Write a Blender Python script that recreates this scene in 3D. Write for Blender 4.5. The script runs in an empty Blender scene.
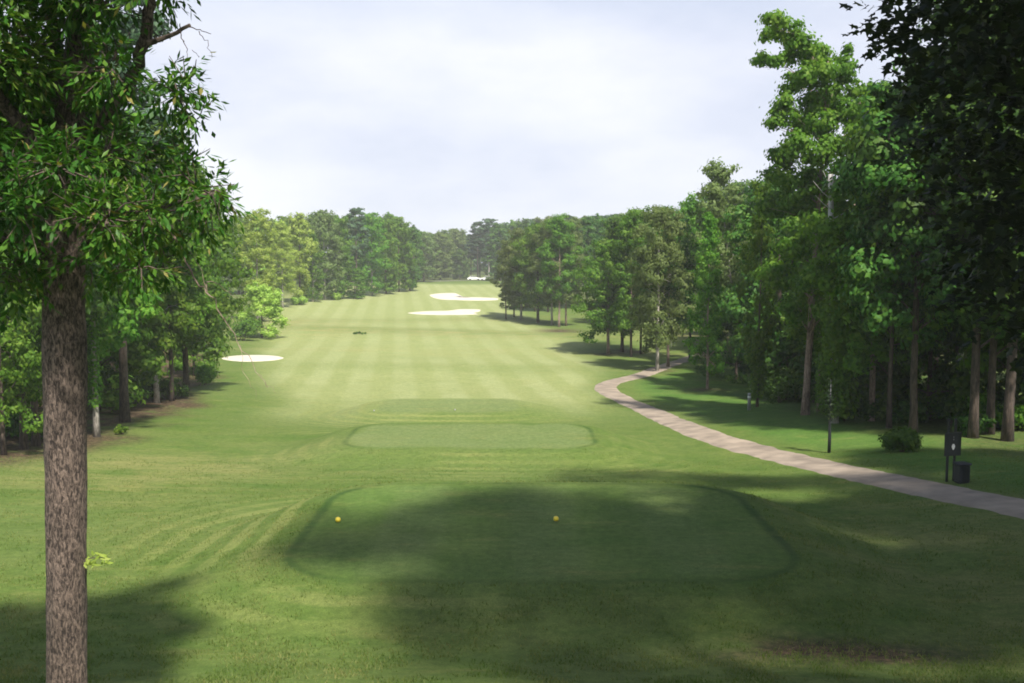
import bpy, math, random
import numpy as np
from mathutils import Vector

# ------------------------------------------------------------------ camera, sky, sun, exposure
SC = bpy.context.scene
W, HH, F = 1024, 683, 995.0
CAMZ = 6.5
PITCH = math.atan(83.5 / F)
cd = bpy.data.cameras.new('camera')
cam = bpy.data.objects.new('camera', cd)
SC.collection.objects.link(cam)
cam.location = (0, 0, CAMZ)
cam.rotation_euler = (math.pi / 2 - PITCH, 0, 0)
cd.sensor_width = 36.0
cd.lens = 36.0 * F / W
cd.clip_start = 0.1
cd.clip_end = 5000
SC.camera = cam

SUN_EL, SUN_AZ = math.radians(53), math.atan2(0.42, -0.91)     # azimuth from +Y towards +X
SUNV = Vector((math.sin(SUN_AZ) * math.cos(SUN_EL), math.cos(SUN_AZ) * math.cos(SUN_EL), math.sin(SUN_EL)))
sd = bpy.data.lights.new('sun', 'SUN')
sd.energy = 5.0
sd.angle = math.radians(2.6)
sd.color = (1.0, 0.95, 0.86)
so = bpy.data.objects.new('sun', sd)
SC.collection.objects.link(so)
so.location = (60, -30, 80)
so.rotation_euler = SUNV.to_track_quat('Z', 'Y').to_euler()

wd = bpy.data.worlds.new('World')
SC.world = wd
wd.use_nodes = True
nt = wd.node_tree
nt.nodes.clear()
N = nt.nodes.new
out = N('ShaderNodeOutputWorld')
bg = N('ShaderNodeBackground')
bg.inputs['Strength'].default_value = 0.10
sky = N('ShaderNodeTexSky')
sky.sky_type = 'NISHITA'
sky.sun_disc = False
sky.sun_elevation = SUN_EL
sky.sun_rotation = SUN_AZ
sky.air_density = 1.0
sky.dust_density = 2.0
tc = N('ShaderNodeTexCoord')
mp = N('ShaderNodeMapping')
mp.inputs['Scale'].default_value = (1.0, 1.0, 2.6)
nz = N('ShaderNodeTexNoise')
nz.inputs['Scale'].default_value = 3.0
nz.inputs['Detail'].default_value = 6
nz.inputs['Roughness'].default_value = 0.55
cr = N('ShaderNodeValToRGB')
cr.color_ramp.elements[0].position = 0.36
cr.color_ramp.elements[0].color = (4.5, 4.8, 5.75, 1)
cr.color_ramp.elements[1].position = 0.62
cr.color_ramp.elements[1].color = (5.9, 6.0, 6.6, 1)
sep = N('ShaderNodeSeparateXYZ')
mr = N('ShaderNodeMapRange')
mr.inputs['From Min'].default_value = 0.20
mr.inputs['From Max'].default_value = 0.45
mr.inputs['To Min'].default_value = 0.94
mr.inputs['To Max'].default_value = 0.12
mx = N('ShaderNodeMix')
mx.data_type = 'RGBA'
L = nt.links.new
L(tc.outputs['Generated'], mp.inputs['Vector'])
L(mp.outputs['Vector'], nz.inputs['Vector'])
L(nz.outputs['Fac'], cr.inputs['Fac'])
L(tc.outputs['Generated'], sep.inputs['Vector'])
L(sep.outputs['Z'], mr.inputs['Value'])
L(mr.outputs['Result'], mx.inputs['Factor'])
L(sky.outputs['Color'], mx.inputs['A'])
L(cr.outputs['Color'], mx.inputs['B'])
L(mx.outputs['Result'], bg.inputs['Color'])
L(bg.outputs['Background'], out.inputs['Surface'])

SC.view_settings.view_transform = 'Standard'
SC.view_settings.look = 'None'
SC.view_settings.exposure = 0.75
SC.view_settings.gamma = 1.0
SC.view_settings.use_curve_mapping = False
SC.render.engine = 'CYCLES'
SC.cycles.use_denoising = True
SC.cycles.max_bounces = 6
SC.cycles.diffuse_bounces = 3
SC.cycles.transmission_bounces = 3
SC.cycles.transparent_max_bounces = 4
SC.cycles.volume_bounces = 1
SC.cycles.filter_width = 1.8

COL = SC.collection
RNG = np.random.default_rng(7)
random.seed(7)

# ------------------------------------------------------------------ helpers
def link(name, me, mat=None, parent=None):
    o = bpy.data.objects.new(name, me)
    COL.objects.link(o)
    if mat is not None and me is not None and len(me.materials) == 0:
        me.materials.append(mat)
    if parent is not None:
        o.parent = parent
    return o


def tag(o, label=None, cat=None, group=None, kind=None):
    if label:
        o['label'] = label
    if cat:
        o['category'] = cat
    if group:
        o['group'] = group
    if kind:
        o['kind'] = kind
    return o


def empty(name, loc, rz=0.0):
    o = bpy.data.objects.new(name, None)
    COL.objects.link(o)
    o.location = loc
    o.rotation_euler = (0, 0, rz)
    o.empty_display_size = 0.3
    return o


def np_mesh(name, verts, faces, smooth=False):
    """verts (n,3); faces = (m,k) array or list of such arrays"""
    if not isinstance(faces, list) or isinstance(faces[0], tuple):
        faces = [faces]
    faces = [np.asarray(f, dtype=np.int32) for f in faces if len(f)]
    verts = np.asarray(verts, dtype=np.float32)
    me = bpy.data.meshes.new(name)
    me.vertices.add(len(verts))
    me.vertices.foreach_set('co', verts.ravel())
    tot = sum(f.size for f in faces)
    npoly = sum(len(f) for f in faces)
    me.loops.add(tot)
    me.loops.foreach_set('vertex_index', np.concatenate([f.ravel() for f in faces]))
    me.polygons.add(npoly)
    counts = np.concatenate([np.full(len(f), f.shape[1], dtype=np.int32) for f in faces])
    starts = np.concatenate([[0], np.cumsum(counts)[:-1]]).astype(np.int32)
    me.polygons.foreach_set('loop_start', starts)
    me.polygons.foreach_set('use_smooth', np.full(npoly, smooth, dtype=bool))
    me.update(calc_edges=True)
    me.validate()
    return me


class MB:
    """collects simple shapes into one mesh"""
    def __init__(self):
        self.v, self.f = [], {}
        self.n = 0

    def add(self, v, f):
        v = np.asarray(v, dtype=float)
        f = np.asarray(f, dtype=int) + self.n
        self.v.append(v)
        self.f.setdefault(f.shape[1], []).append(f)
        self.n += len(v)

    def tube(self, pts, rad, sides=8, cap=True):
        pts = np.asarray(pts, dtype=float)
        rad = np.broadcast_to(np.asarray(rad, dtype=float), (len(pts),))
        tg = np.gradient(pts, axis=0)
        tg /= np.linalg.norm(tg, axis=1, keepdims=True) + 1e-9
        ref = np.array([0, 0, 1.0]) if abs(tg[0][2]) < 0.8 else np.array([1.0, 0, 0])
        rings = []
        a = np.linspace(0, 2 * np.pi, sides, endpoint=False)
        for p, t, r in zip(pts, tg, rad):
            u = np.cross(ref, t)
            u /= np.linalg.norm(u) + 1e-9
            w = np.cross(t, u)
            rings.append(p + r * (np.cos(a)[:, None] * u + np.sin(a)[:, None] * w))
        v = np.concatenate(rings)
        f = []
        for i in range(len(pts) - 1):
            for k in range(sides):
                k2 = (k + 1) % sides
                f.append((i * sides + k, i * sides + k2, (i + 1) * sides + k2, (i + 1) * sides + k))
        n0 = self.n
        self.add(v, f)
        if cap:
            self.f.setdefault(sides, []).append(np.array([list(range(n0, n0 + sides))[::-1]]))
            e = n0 + (len(pts) - 1) * sides
            self.f[sides].append(np.array([list(range(e, e + sides))]))

    def box(self, c, s, bev=0.0):
        x, y, z = [d / 2 for d in s]
        c = np.asarray(c, dtype=float)
        b = min(bev, 0.45 * min(s))
        if b <= 0:
            v = [(sx * x, sy * y, sz * z) for sz in (-1, 1) for sx, sy in ((-1, -1), (1, -1), (1, 1), (-1, 1))]
            self.add(np.array(v) + c, [(3, 2, 1, 0), (4, 5, 6, 7), (0, 1, 5, 4), (1, 2, 6, 5), (2, 3, 7, 6), (3, 0, 4, 7)])
            return
        # rounded in plan and chamfered at top and bottom
        ring = []
        for cx, cy, a0 in ((x - b, y - b, 0), (-(x - b), y - b, 90), (-(x - b), -(y - b), 180), (x - b, -(y - b), 270)):
            for q in (0, 45, 90):
                t = math.radians(a0 + q)
                ring.append((cx, cy, math.cos(t), math.sin(t)))
        lv = []
        for zz, rr in ((-z, b * .3), (-z + b * .7, b), (z - b * .7, b), (z, b * .3)):
            lv.append([(p[0] + p[2] * rr, p[1] + p[3] * rr, zz) for p in ring])
        k = len(ring)
        v = np.array(sum(lv, [])) + c
        f = [(i * k + j, i * k + (j + 1) % k, (i + 1) * k + (j + 1) % k, (i + 1) * k + j) for i in range(3) for j in range(k)]
        n0 = self.n
        self.add(v, f)
        self.f.setdefault(k, []).append(np.array([list(range(n0, n0 + k))[::-1], list(range(n0 + 3 * k, n0 + 4 * k))]))

    def lathe(self, prof, c=(0, 0, 0), sides=16):
        c = np.asarray(c, dtype=float)
        a = np.linspace(0, 2 * np.pi, sides, endpoint=False)
        v = np.concatenate([np.stack([r * np.cos(a), r * np.sin(a), np.full(sides, z)], 1) for r, z in prof]) + c
        f = [(i * sides + k, i * sides + (k + 1) % sides, (i + 1) * sides + (k + 1) % sides, (i + 1) * sides + k)
             for i in range(len(prof) - 1) for k in range(sides)]
        n0 = self.n
        self.add(v, f)
        self.f.setdefault(sides, []).append(np.array([list(range(n0, n0 + sides))[::-1]]))
        e = n0 + (len(prof) - 1) * sides
        self.f[sides].append(np.array([list(range(e, e + sides))]))

    def prism(self, prof, y0, y1):
        """profile in x,z extruded along y"""
        k = len(prof)
        v = [(p[0], y0, p[1]) for p in prof] + [(p[0], y1, p[1]) for p in prof]
        n0 = self.n
        self.add(v, [(j, (j + 1) % k, k + (j + 1) % k, k + j) for j in range(k)])
        self.f.setdefault(k, []).append(np.array([list(range(n0, n0 + k))[::-1], list(range(n0 + k, n0 + 2 * k))]))

    def mesh(self, name, smooth=False):
        return np_mesh(name, np.concatenate(self.v), [np.concatenate(x) for x in self.f.values()], smooth)

    def build(self, name, mat, parent=None, smooth=False):
        return link(name, self.mesh(name, smooth), mat, parent)


def smooth01(a, b, x):
    t = np.clip((x - a) / (b - a), 0, 1)
    return t * t * (3 - 2 * t)


# smooth value noise for terrain
def vnoise(x, y, seed=0):
    x = np.asarray(x, dtype=float)
    y = np.asarray(y, dtype=float)
    xi, yi = np.floor(x).astype(np.int64), np.floor(y).astype(np.int64)
    fx, fy = x - xi, y - yi
    fx, fy = fx * fx * (3 - 2 * fx), fy * fy * (3 - 2 * fy)
    def h(a, b):
        n = (a * 374761393 + b * 668265263 + seed * 974711) & 0x7fffffff
        n = ((n ^ (n >> 13)) * 1274126177) & 0x7fffffff
        return ((n ^ (n >> 16)) & 0xffff) / 65535.0
    return (h(xi, yi) * (1 - fx) + h(xi + 1, yi) * fx) * (1 - fy) + (h(xi, yi + 1) * (1 - fx) + h(xi + 1, yi + 1) * fx) * fy


# ------------------------------------------------------------------ terrain height
PD = np.array([-300, -60, 0, 4, 10, 13, 16, 19, 24, 32, 43, 52, 60, 70, 85, 110, 150, 180, 230, 300, 350, 500, 2000.])
PZ = np.array([-1.0, -1.5, -1.7, -2.3, -4.75, -5.95, -6.75, -7.0, -7.2, -7.9, -8.9, -9.3, -9.9, -10.4, -10.9, -11.1, -11.2,
               -10.6, -9.3, -8.2, -7.6, -7.0, -7.0]) + CAMZ
_fd = np.arange(-300, 2000, 0.5)
_fz = np.interp(_fd, PD, PZ)
_k = np.hanning(13)
_k /= _k.sum()
_fz = np.convolve(np.pad(_fz, 6, mode='edge'), _k, mode='valid')


def rrect(x, y, x0, x1, y0, y1, r):
    cx, cy = (x0 + x1) / 2, (y0 + y1) / 2
    qx = np.abs(x - cx) - (x1 - x0) / 2 + r
    qy = np.abs(y - cy) - (y1 - y0) / 2 + r
    return np.hypot(np.maximum(qx, 0), np.maximum(qy, 0)) + np.minimum(np.maximum(qx, qy), 0) - r


TEES = [(-4.9, 6.2, 19.6, 28.3, 2.0, 0.0, 3.4), (-7.6, 3.8, 43.0, 49.6, 1.8, -1.8, 3.6), (-8.7, 0.4, 61.0, 66.8, 1.8, -3.0, 3.6)]


def height(x, y):
    x = np.asarray(x, dtype=float)
    y = np.asarray(y, dtype=float)
    z = np.interp(y, _fd, _fz)
    z = z + 0.75 * smooth01(7, 19, x) * (1 - smooth01(50, 85, y)) * smooth01(12, 24, y)
    z = z + 0.5 * smooth01(-12, -26, x) * smooth01(20, 40, y) * (1 - smooth01(70, 100, y))
    z = z + 1.2 * smooth01(-24, -60, x) * smooth01(80, 130, y)
    z = z + 0.9 * smooth01(14, 50, x) * smooth01(90, 140, y)
    # roll across the fairway and the raised green complex
    u = y + 0.25 * x
    z = z + 0.55 * np.exp(-((u - 142) / 9.0) ** 2) * smooth01(-60, -30, x) * (1 - smooth01(15, 40, x))
    z = z + 0.35 * np.exp(-((u - 100) / 10.0) ** 2)
    z = z + (vnoise(x / 14, y / 14, 3) - 0.5) * 0.35 * smooth01(26, 60, y) + (vnoise(x / 4, y / 4, 5) - 0.5) * 0.08
    for (x0, x1, y0, y1, r, zt, w) in TEES:
        s = rrect(x, y, x0, x1, y0, y1, r)
        k = 1 - smooth01(0.0, w, s)
        z = z * (1 - k) + (zt + (vnoise(x / 5, y / 5, 9) - 0.5) * 0.04) * k
    return z


def ray(px, py):
    c, s = math.cos(PITCH), math.sin(PITCH)
    a, b = (px - 512) / F, (341.5 - py) / F
    return np.array([a, c + b * s, -s + b * c])


_T = np.concatenate([np.arange(3, 120, 0.05), np.arange(120, 900, 0.25)])


def gnd(px, py):
    d = ray(px, py)
    d = d / d[1]
    x, y, z = d[0] * _T, _T, CAMZ + d[2] * _T
    below = np.nonzero(z < height(x, y))[0]
    i = below[0] if len(below) else len(_T) - 1
    return np.array([x[i], y[i], float(height(x[i], y[i]))])


def at(px, py, dist):
    d = ray(px, py)
    d = d / d[1]
    return np.array([d[0] * dist, dist, CAMZ + d[2] * dist])


def g3(x, y):
    return np.array([x, y, float(height(x, y))])


# ------------------------------------------------------------------ materials
def mat(name):
    m = bpy.data.materials.new(name)
    m.use_nodes = True
    t = m.node_tree
    b = t.nodes['Principled BSDF']
    return m, t, b


def plain(name, col, rough=0.6, var=0.15, scale=8.0, metal=0.0, bump=0.0):
    m, t, b = mat(name)
    tcn = t.nodes.new('ShaderNodeTexCoord')
    n = t.nodes.new('ShaderNodeTexNoise')
    n.inputs['Scale'].default_value = scale
    n.inputs['Detail'].default_value = 6
    r = t.nodes.new('ShaderNodeValToRGB')
    r.color_ramp.elements[0].position = 0.3
    r.color_ramp.elements[1].position = 0.7
    r.color_ramp.elements[0].color = tuple(c * (1 - var) for c in col) + (1,)
    r.color_ramp.elements[1].color = tuple(min(1, c * (1 + var)) for c in col) + (1,)
    t.links.new(tcn.outputs['Object'], n.inputs['Vector'])
    t.links.new(n.outputs['Fac'], r.inputs['Fac'])
    t.links.new(r.outputs['Color'], b.inputs['Base Color'])
    b.inputs['Roughness'].default_value = rough
    b.inputs['Metallic'].default_value = metal
    if bump:
        bp = t.nodes.new('ShaderNodeBump')
        bp.inputs['Strength'].default_value = bump
        bp.inputs['Distance'].default_value = 0.03
        t.links.new(n.outputs['Fac'], bp.inputs['Height'])
        t.links.new(bp.outputs['Normal'], b.inputs['Normal'])
    return m


def leaf_mat(name, c0, c1, c2, spot=None, trans=0.35, rough=0.5):
    """three leaf colours spread by leaf and by branch; light passes through the blades"""
    m, t, b = mat(name)
    ND, LK = t.nodes.new, t.links.new
    geo = ND('ShaderNodeNewGeometry')
    oi = ND('ShaderNodeObjectInfo')
    tcn = ND('ShaderNodeTexCoord')
    nz_ = ND('ShaderNodeTexNoise')
    nz_.inputs['Scale'].default_value = 0.55
    nz_.inputs['Detail'].default_value = 3
    LK(tcn.outputs['Object'], nz_.inputs['Vector'])
    ad = ND('ShaderNodeMath'); ad.operation = 'MULTIPLY_ADD'
    ad.inputs[1].default_value = 0.55
    LK(geo.outputs['Random Per Island'], ad.inputs[0])
    sb = ND('ShaderNodeMath'); sb.operation = 'MULTIPLY_ADD'
    sb.inputs[1].default_value = 1.3
    sb.inputs[2].default_value = -0.45
    LK(nz_.outputs['Fac'], sb.inputs[0])
    LK(sb.outputs[0], ad.inputs[2])
    r = ND('ShaderNodeValToRGB')
    e = r.color_ramp.elements
    e[0].position, e[0].color = 0.1, c0 + (1,)
    e[1].position, e[1].color = 0.85, c2 + (1,)
    k = e.new(0.48); k.color = c1 + (1,)
    LK(ad.outputs[0], r.inputs['Fac'])
    hs = ND('ShaderNodeHueSaturation')
    mrn = ND('ShaderNodeMapRange')
    mrn.inputs['To Min'].default_value = 0.485
    mrn.inputs['To Max'].default_value = 0.515
    LK(oi.outputs['Random'], mrn.inputs['Value'])
    LK(mrn.outputs['Result'], hs.inputs['Hue'])
    mv = ND('ShaderNodeMapRange')
    mv.inputs['To Min'].default_value = 0.82
    mv.inputs['To Max'].default_value = 1.2
    LK(oi.outputs['Random'], mv.inputs['Value'])
    LK(mv.outputs['Result'], hs.inputs['Value'])
    LK(r.outputs['Color'], hs.inputs['Color'])
    colout = hs.outputs['Color']
    if spot:
        gt = ND('ShaderNodeMath'); gt.operation = 'GREATER_THAN'
        gt.inputs[1].default_value = 0.975
        LK(geo.outputs['Random Per Island'], gt.inputs[0])
        mm = ND('ShaderNodeMix'); mm.data_type = 'RGBA'
        mm.inputs['B'].default_value = spot + (1,)
        LK(gt.outputs[0], mm.inputs['Factor'])
        LK(colout, mm.inputs['A'])
        colout = mm.outputs['Result']
    LK(colout, b.inputs['Base Color'])
    b.inputs['Roughness'].default_value = rough
    b.inputs['Specular IOR Level'].default_value = 0.12
    tr = ND('ShaderNodeBsdfTranslucent')
    g = ND('ShaderNodeMix'); g.data_type = 'RGBA'; g.blend_type = 'MULTIPLY'
    g.inputs['Factor'].default_value = 1
    g.inputs['B'].default_value = (1.25, 1.3, 0.6, 1)
    LK(colout, g.inputs['A'])
    LK(g.outputs['Result'], tr.inputs['Color'])
    ms = ND('ShaderNodeMixShader')
    ms.inputs[0].default_value = trans
    LK(b.outputs[0], ms.inputs[1])
    LK(tr.outputs[0], ms.inputs[2])
    LK(ms.outputs[0], t.nodes['Material Output'].inputs['Surface'])
    return m


def bark_mat(name, dark, light, scale=6.0, stretch=0.22, bump=0.6):
    m, t, b = mat(name)
    ND, LK = t.nodes.new, t.links.new
    tcn = ND('ShaderNodeTexCoord')
    mpn = ND('ShaderNodeMapping')
    mpn.inputs['Scale'].default_value = (1, 1, stretch)
    LK(tcn.outputs['Object'], mpn.inputs['Vector'])
    n1 = ND('ShaderNodeTexNoise')
    n1.inputs['Scale'].default_value = scale * 3
    n1.inputs['Detail'].default_value = 8
    n1.inputs['Roughness'].default_value = 0.7
    n1.inputs['Distortion'].default_value = 0.6
    n2 = ND('ShaderNodeTexNoise')
    n2.inputs['Scale'].default_value = 1.4
    n2.inputs['Detail'].default_value = 4
    LK(mpn.outputs['Vector'], n1.inputs['Vector'])
    LK(tcn.outputs['Object'], n2.inputs['Vector'])
    r = ND('ShaderNodeValToRGB')
    r.color_ramp.elements[0].position, r.color_ramp.elements[0].color = 0.42, dark + (1,)
    r.color_ramp.elements[1].position, r.color_ramp.elements[1].color = 0.62, light + (1,)
    LK(n1.outputs['Fac'], r.inputs['Fac'])
    mm = ND('ShaderNodeMix'); mm.data_type = 'RGBA'; mm.blend_type = 'MULTIPLY'
    mm.inputs['Factor'].default_value = 0.5
    r2 = ND('ShaderNodeValToRGB')
    r2.color_ramp.elements[0].position, r2.color_ramp.elements[0].color = 0.35, (0.5, 0.5, 0.48, 1)
    r2.color_ramp.elements[1].position, r2.color_ramp.elements[1].color = 0.65, (1, 1, 1, 1)
    LK(n2.outputs['Fac'], r2.inputs['Fac'])
    LK(r.outputs['Color'], mm.inputs['A'])
    LK(r2.outputs['Color'], mm.inputs['B'])
    LK(mm.outputs['Result'], b.inputs['Base Color'])
    b.inputs['Roughness'].default_value = 0.9
    bp = ND('ShaderNodeBump')
    bp.inputs['Strength'].default_value = bump
    bp.inputs['Distance'].default_value = 0.04
    LK(n1.outputs['Fac'], bp.inputs['Height'])
    LK(bp.outputs['Normal'], b.inputs['Normal'])
    return m


M = {}
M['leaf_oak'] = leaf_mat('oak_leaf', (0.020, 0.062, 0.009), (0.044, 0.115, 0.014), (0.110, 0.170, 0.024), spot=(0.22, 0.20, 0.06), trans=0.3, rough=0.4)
M['leaf_dark'] = leaf_mat('dark_green_leaf', (0.025, 0.070, 0.011), (0.048, 0.118, 0.017), (0.097, 0.170, 0.024), trans=0.22)  # darker green leaf variant
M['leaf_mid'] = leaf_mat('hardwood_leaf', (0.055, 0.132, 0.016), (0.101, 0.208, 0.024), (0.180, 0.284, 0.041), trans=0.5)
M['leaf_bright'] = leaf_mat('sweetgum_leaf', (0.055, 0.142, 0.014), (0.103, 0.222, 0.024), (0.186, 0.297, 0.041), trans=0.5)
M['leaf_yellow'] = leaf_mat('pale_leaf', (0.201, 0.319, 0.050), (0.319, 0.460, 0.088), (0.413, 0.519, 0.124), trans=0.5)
M['leaf_shade_darkened'] = leaf_mat('shade_darkened_leaf', (0.010, 0.020, 0.009), (0.018, 0.034, 0.012), (0.050, 0.080, 0.018), trans=0.12)  # shade of the overhanging tree put into the leaf colour; sapling leaves too
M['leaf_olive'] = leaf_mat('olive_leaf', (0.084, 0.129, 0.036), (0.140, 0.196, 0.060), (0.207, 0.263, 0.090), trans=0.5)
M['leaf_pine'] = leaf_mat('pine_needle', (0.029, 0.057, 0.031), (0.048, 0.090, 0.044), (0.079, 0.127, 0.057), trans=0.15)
M['bark_oak'] = bark_mat('oak_bark', (0.030, 0.020, 0.016), (0.265, 0.195, 0.155), 15.0, 0.36, 1.0)
M['bark_brown'] = bark_mat('brown_bark', (0.045, 0.032, 0.025), (0.140, 0.102, 0.078), 4.0, 0.2)
M['bark_pink'] = bark_mat('pink_bark', (0.17, 0.115, 0.09), (0.42, 0.31, 0.25), 4.0, 0.25)
M['bark_bleached'] = bark_mat('bleached_wood', (0.42, 0.40, 0.37), (0.66, 0.63, 0.58), 4.0, 0.3)
M['bark_pale'] = bark_mat('pale_bark', (0.22, 0.20, 0.17), (0.50, 0.46, 0.40), 4.0, 0.3)

# ---- ground
m, t, b = mat('grass_ground')
M['ground'] = m
ND, LK = t.nodes.new, t.links.new


def attr(n):
    a = ND('ShaderNodeAttribute')
    a.attribute_name = n
    return a.outputs['Fac']


def mth(op, a, b_=None, c=None):
    n = ND('ShaderNodeMath')
    n.operation = op
    for i, v in enumerate((a, b_, c)):
        if v is None:
            continue
        if isinstance(v, (int, float)):
            n.inputs[i].default_value = v
        else:
            LK(v, n.inputs[i])
    return n.outputs[0]


def mixc(f, a, b_, bt='MIX'):
    n = ND('ShaderNodeMix')
    n.data_type = 'RGBA'
    n.blend_type = bt
    for k, v in (('Factor', f), ('A', a), ('B', b_)):
        if isinstance(v, (int, float)):
            n.inputs[k].default_value = v
        elif isinstance(v, tuple):
            n.inputs[k].default_value = v + (1,)
        else:
            LK(v, n.inputs[k])
    return n.outputs['Result']


def noise(scale, detail=5, rough=0.6, stretch=None, w=0.0):
    tcn = ND('ShaderNodeTexCoord')
    n = ND('ShaderNodeTexNoise')
    n.inputs['Scale'].default_value = scale
    n.inputs['Detail'].default_value = detail
    n.inputs['Roughness'].default_value = rough
    mpn = ND('ShaderNodeMapping')
    mpn.inputs['Location'].default_value = (w, w * 0.7, 0)
    if stretch:
        mpn.inputs['Scale'].default_value = stretch
    LK(tcn.outputs['Object'], mpn.inputs['Vector'])
    LK(mpn.outputs['Vector'], n.inputs['Vector'])
    return n.outputs['Fac']


def ramp(v, p0, p1, c0=(0, 0, 0), c1=(1, 1, 1)):
    r = ND('ShaderNodeValToRGB')
    r.color_ramp.elements[0].position, r.color_ramp.elements[0].color = p0, c0 + (1,)
    r.color_ramp.elements[1].position, r.color_ramp.elements[1].color = p1, c1 + (1,)
    LK(v, r.inputs['Fac'])
    return r.outputs['Color']


n_big, n_mid, n_fine, n_hair = noise(0.09, 4), noise(0.55, 6, 0.65), noise(4.5, 6, 0.75), noise(30, 5, 0.8)
n_dry = noise(0.3, 7, 0.7, (0.55, 1.5, 1), 13.0)
rough_c = mixc(ramp(n_mid, 0.3, 0.7), (0.062, 0.118, 0.020), (0.110, 0.154, 0.036))
rough_c = mixc(ramp(n_big, 0.4, 0.65), rough_c, (0.102, 0.148, 0.040))
fair_c = mixc(ramp(n_mid, 0.3, 0.7), (0.205, 0.242, 0.095), (0.245, 0.272, 0.118))
# mowing stripes along the hole: light and dark passes
stripe = attr('stripe')
st = mth('MULTIPLY_ADD', mth('SINE', mth('ADD', stripe, mth('MULTIPLY', n_mid, 1.6))), 1.2, 0.5)
st = mth('MINIMUM', mth('MAXIMUM', st, 0.0), 1.0)
fair_c = mixc(mth('MULTIPLY', st, mth('MULTIPLY_ADD', n_big, 0.9, -0.17)), fair_c, (0.320, 0.345, 0.190))
tee_c = mixc(ramp(n_mid, 0.3, 0.7), (0.072, 0.140, 0.032), (0.112, 0.172, 0.046))
tst = mth('MULTIPLY_ADD', mth('SINE', attr('teestripe')), 1.5, 0.5)
tst = mth('MINIMUM', mth('MAXIMUM', tst, 0.0), 1.0)
tee_c = mixc(mth('MULTIPLY', tst, 0.35), tee_c, (0.150, 0.200, 0.085))
c = mixc(attr('fair'), rough_c, fair_c)
# mower rings round the tees
ringd = attr('ring')
rg = mth('SINE', mth('ADD', mth('MULTIPLY', ringd, 6.4), mth('MULTIPLY', n_mid, 3.6)))
rg = mth('MULTIPLY', mth('MINIMUM', mth('MAXIMUM', mth('MULTIPLY_ADD', rg, 1.6, 0.2), 0), 1), attr('ringfade'))
c = mixc(mth('MULTIPLY', rg, 0.5), c, (0.215, 0.235, 0.080))
c = mixc(mth('MULTIPLY', attr('tee'), mth('MULTIPLY_ADD', n_mid, 1.3, -0.05)), c, tee_c)
c = mixc(mth('MULTIPLY', attr('faded_tee'), mth('MULTIPLY_ADD', n_mid, 0.8, 0.3)), c, (0.138, 0.182, 0.072))
el = ND('ShaderNodeMapRange')
el.inputs['From Min'].default_value, el.inputs['From Max'].default_value = 0.04, 0.19
el.inputs['To Min'].default_value, el.inputs['To Max'].default_value = 0.9, 0.0
LK(mth('ABSOLUTE', attr('sd0')), el.inputs['Value'])
c = mixc(mth('MULTIPLY', attr('edge'), el.outputs['Result']), c, (0.022, 0.062, 0.013))
c = mixc(mth('MULTIPLY', attr('lush_shade_tint'), 0.8), c, mixc(ramp(n_mid, 0.3, 0.7), (0.045, 0.120, 0.020), (0.085, 0.165, 0.032)))
dry_and_slope = mth('MULTIPLY', ramp(n_dry, 0.42, 0.64), attr('dry_and_slope'))
c = mixc(mth('MULTIPLY', dry_and_slope, 0.8), c, (0.270, 0.240, 0.105))
n_pat, n_pat2 = noise(0.8, 7, 0.72, (0.5, 1.3, 1), 31.0), noise(1.7, 7, 0.75, (0.55, 1.4, 1), 57.0)
c = mixc(mth('MULTIPLY', ramp(n_pat, 0.55, 0.72), 0.45), c, (0.215, 0.205, 0.072))
c = mixc(mth('MULTIPLY', ramp(n_pat2, 0.54, 0.70), 0.5), c, (0.058, 0.118, 0.020))
# leaf litter and bare earth under the trees
lit = mth('MULTIPLY', attr('litter'), ramp(n_mid, 0.30, 0.50))
litc = mixc(ramp(n_fine, 0.42, 0.8), (0.040, 0.030, 0.020), (0.190, 0.125, 0.080))
c = mixc(lit, c, litc)
tex = mixc(ramp(n_fine, 0.25, 0.75), (0.60, 0.66, 0.58), (1.32, 1.28, 1.25))
c = mixc(1.0, c, tex, 'MULTIPLY')
tex2 = mixc(ramp(n_hair, 0.3, 0.7), (0.55, 0.62, 0.50), (1.42, 1.34, 1.35))
c = mixc(1.0, c, tex2, 'MULTIPLY')
LK(c, b.inputs['Base Color'])
b.inputs['Roughness'].default_value = 0.9
b.inputs['Specular IOR Level'].default_value = 0.12
bp = ND('ShaderNodeBump')
bp.inputs['Strength'].default_value = 0.55
bp.inputs['Distance'].default_value = 0.05
LK(mth('ADD', n_hair, n_fine), bp.inputs['Height'])
LK(bp.outputs['Normal'], b.inputs['Normal'])

M['path'] = plain('worn_asphalt', (0.245, 0.198, 0.150), 0.9, 0.32, 1.1, bump=0.4)
M['sand'] = plain('bunker_sand', (0.50, 0.455, 0.37), 0.95, 0.10, 2.0, bump=0.4)
M['road'] = plain('grey_road', (0.22, 0.20, 0.19), 0.9, 0.2, 2.0)
M['black'] = plain('black_paint', (0.014, 0.017, 0.019), 0.5, 0.3, 9)
M['black_plastic'] = plain('black_plastic', (0.018, 0.020, 0.028), 0.45, 0.25, 6)
M['white'] = plain('white_paint', (0.80, 0.80, 0.78), 0.4, 0.04, 6)
M['yellow'] = plain('yellow_paint', (0.80, 0.62, 0.05), 0.4, 0.08, 20)
M['grey'] = plain('weathered_grey', (0.34, 0.34, 0.34), 0.8, 0.25, 9)
M['glass'] = plain('dark_glass', (0.02, 0.025, 0.03), 0.1, 0.1, 3)
M['rubber'] = plain('tyre_rubber', (0.02, 0.02, 0.02), 0.8, 0.2, 10)
M['steel'] = plain('bright_rim', (0.5, 0.5, 0.5), 0.35, 0.1, 10, metal=0.8)
M['soil'] = plain('dark_soil', (0.06, 0.05, 0.032), 0.95, 0.4, 5, bump=0.5)

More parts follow.
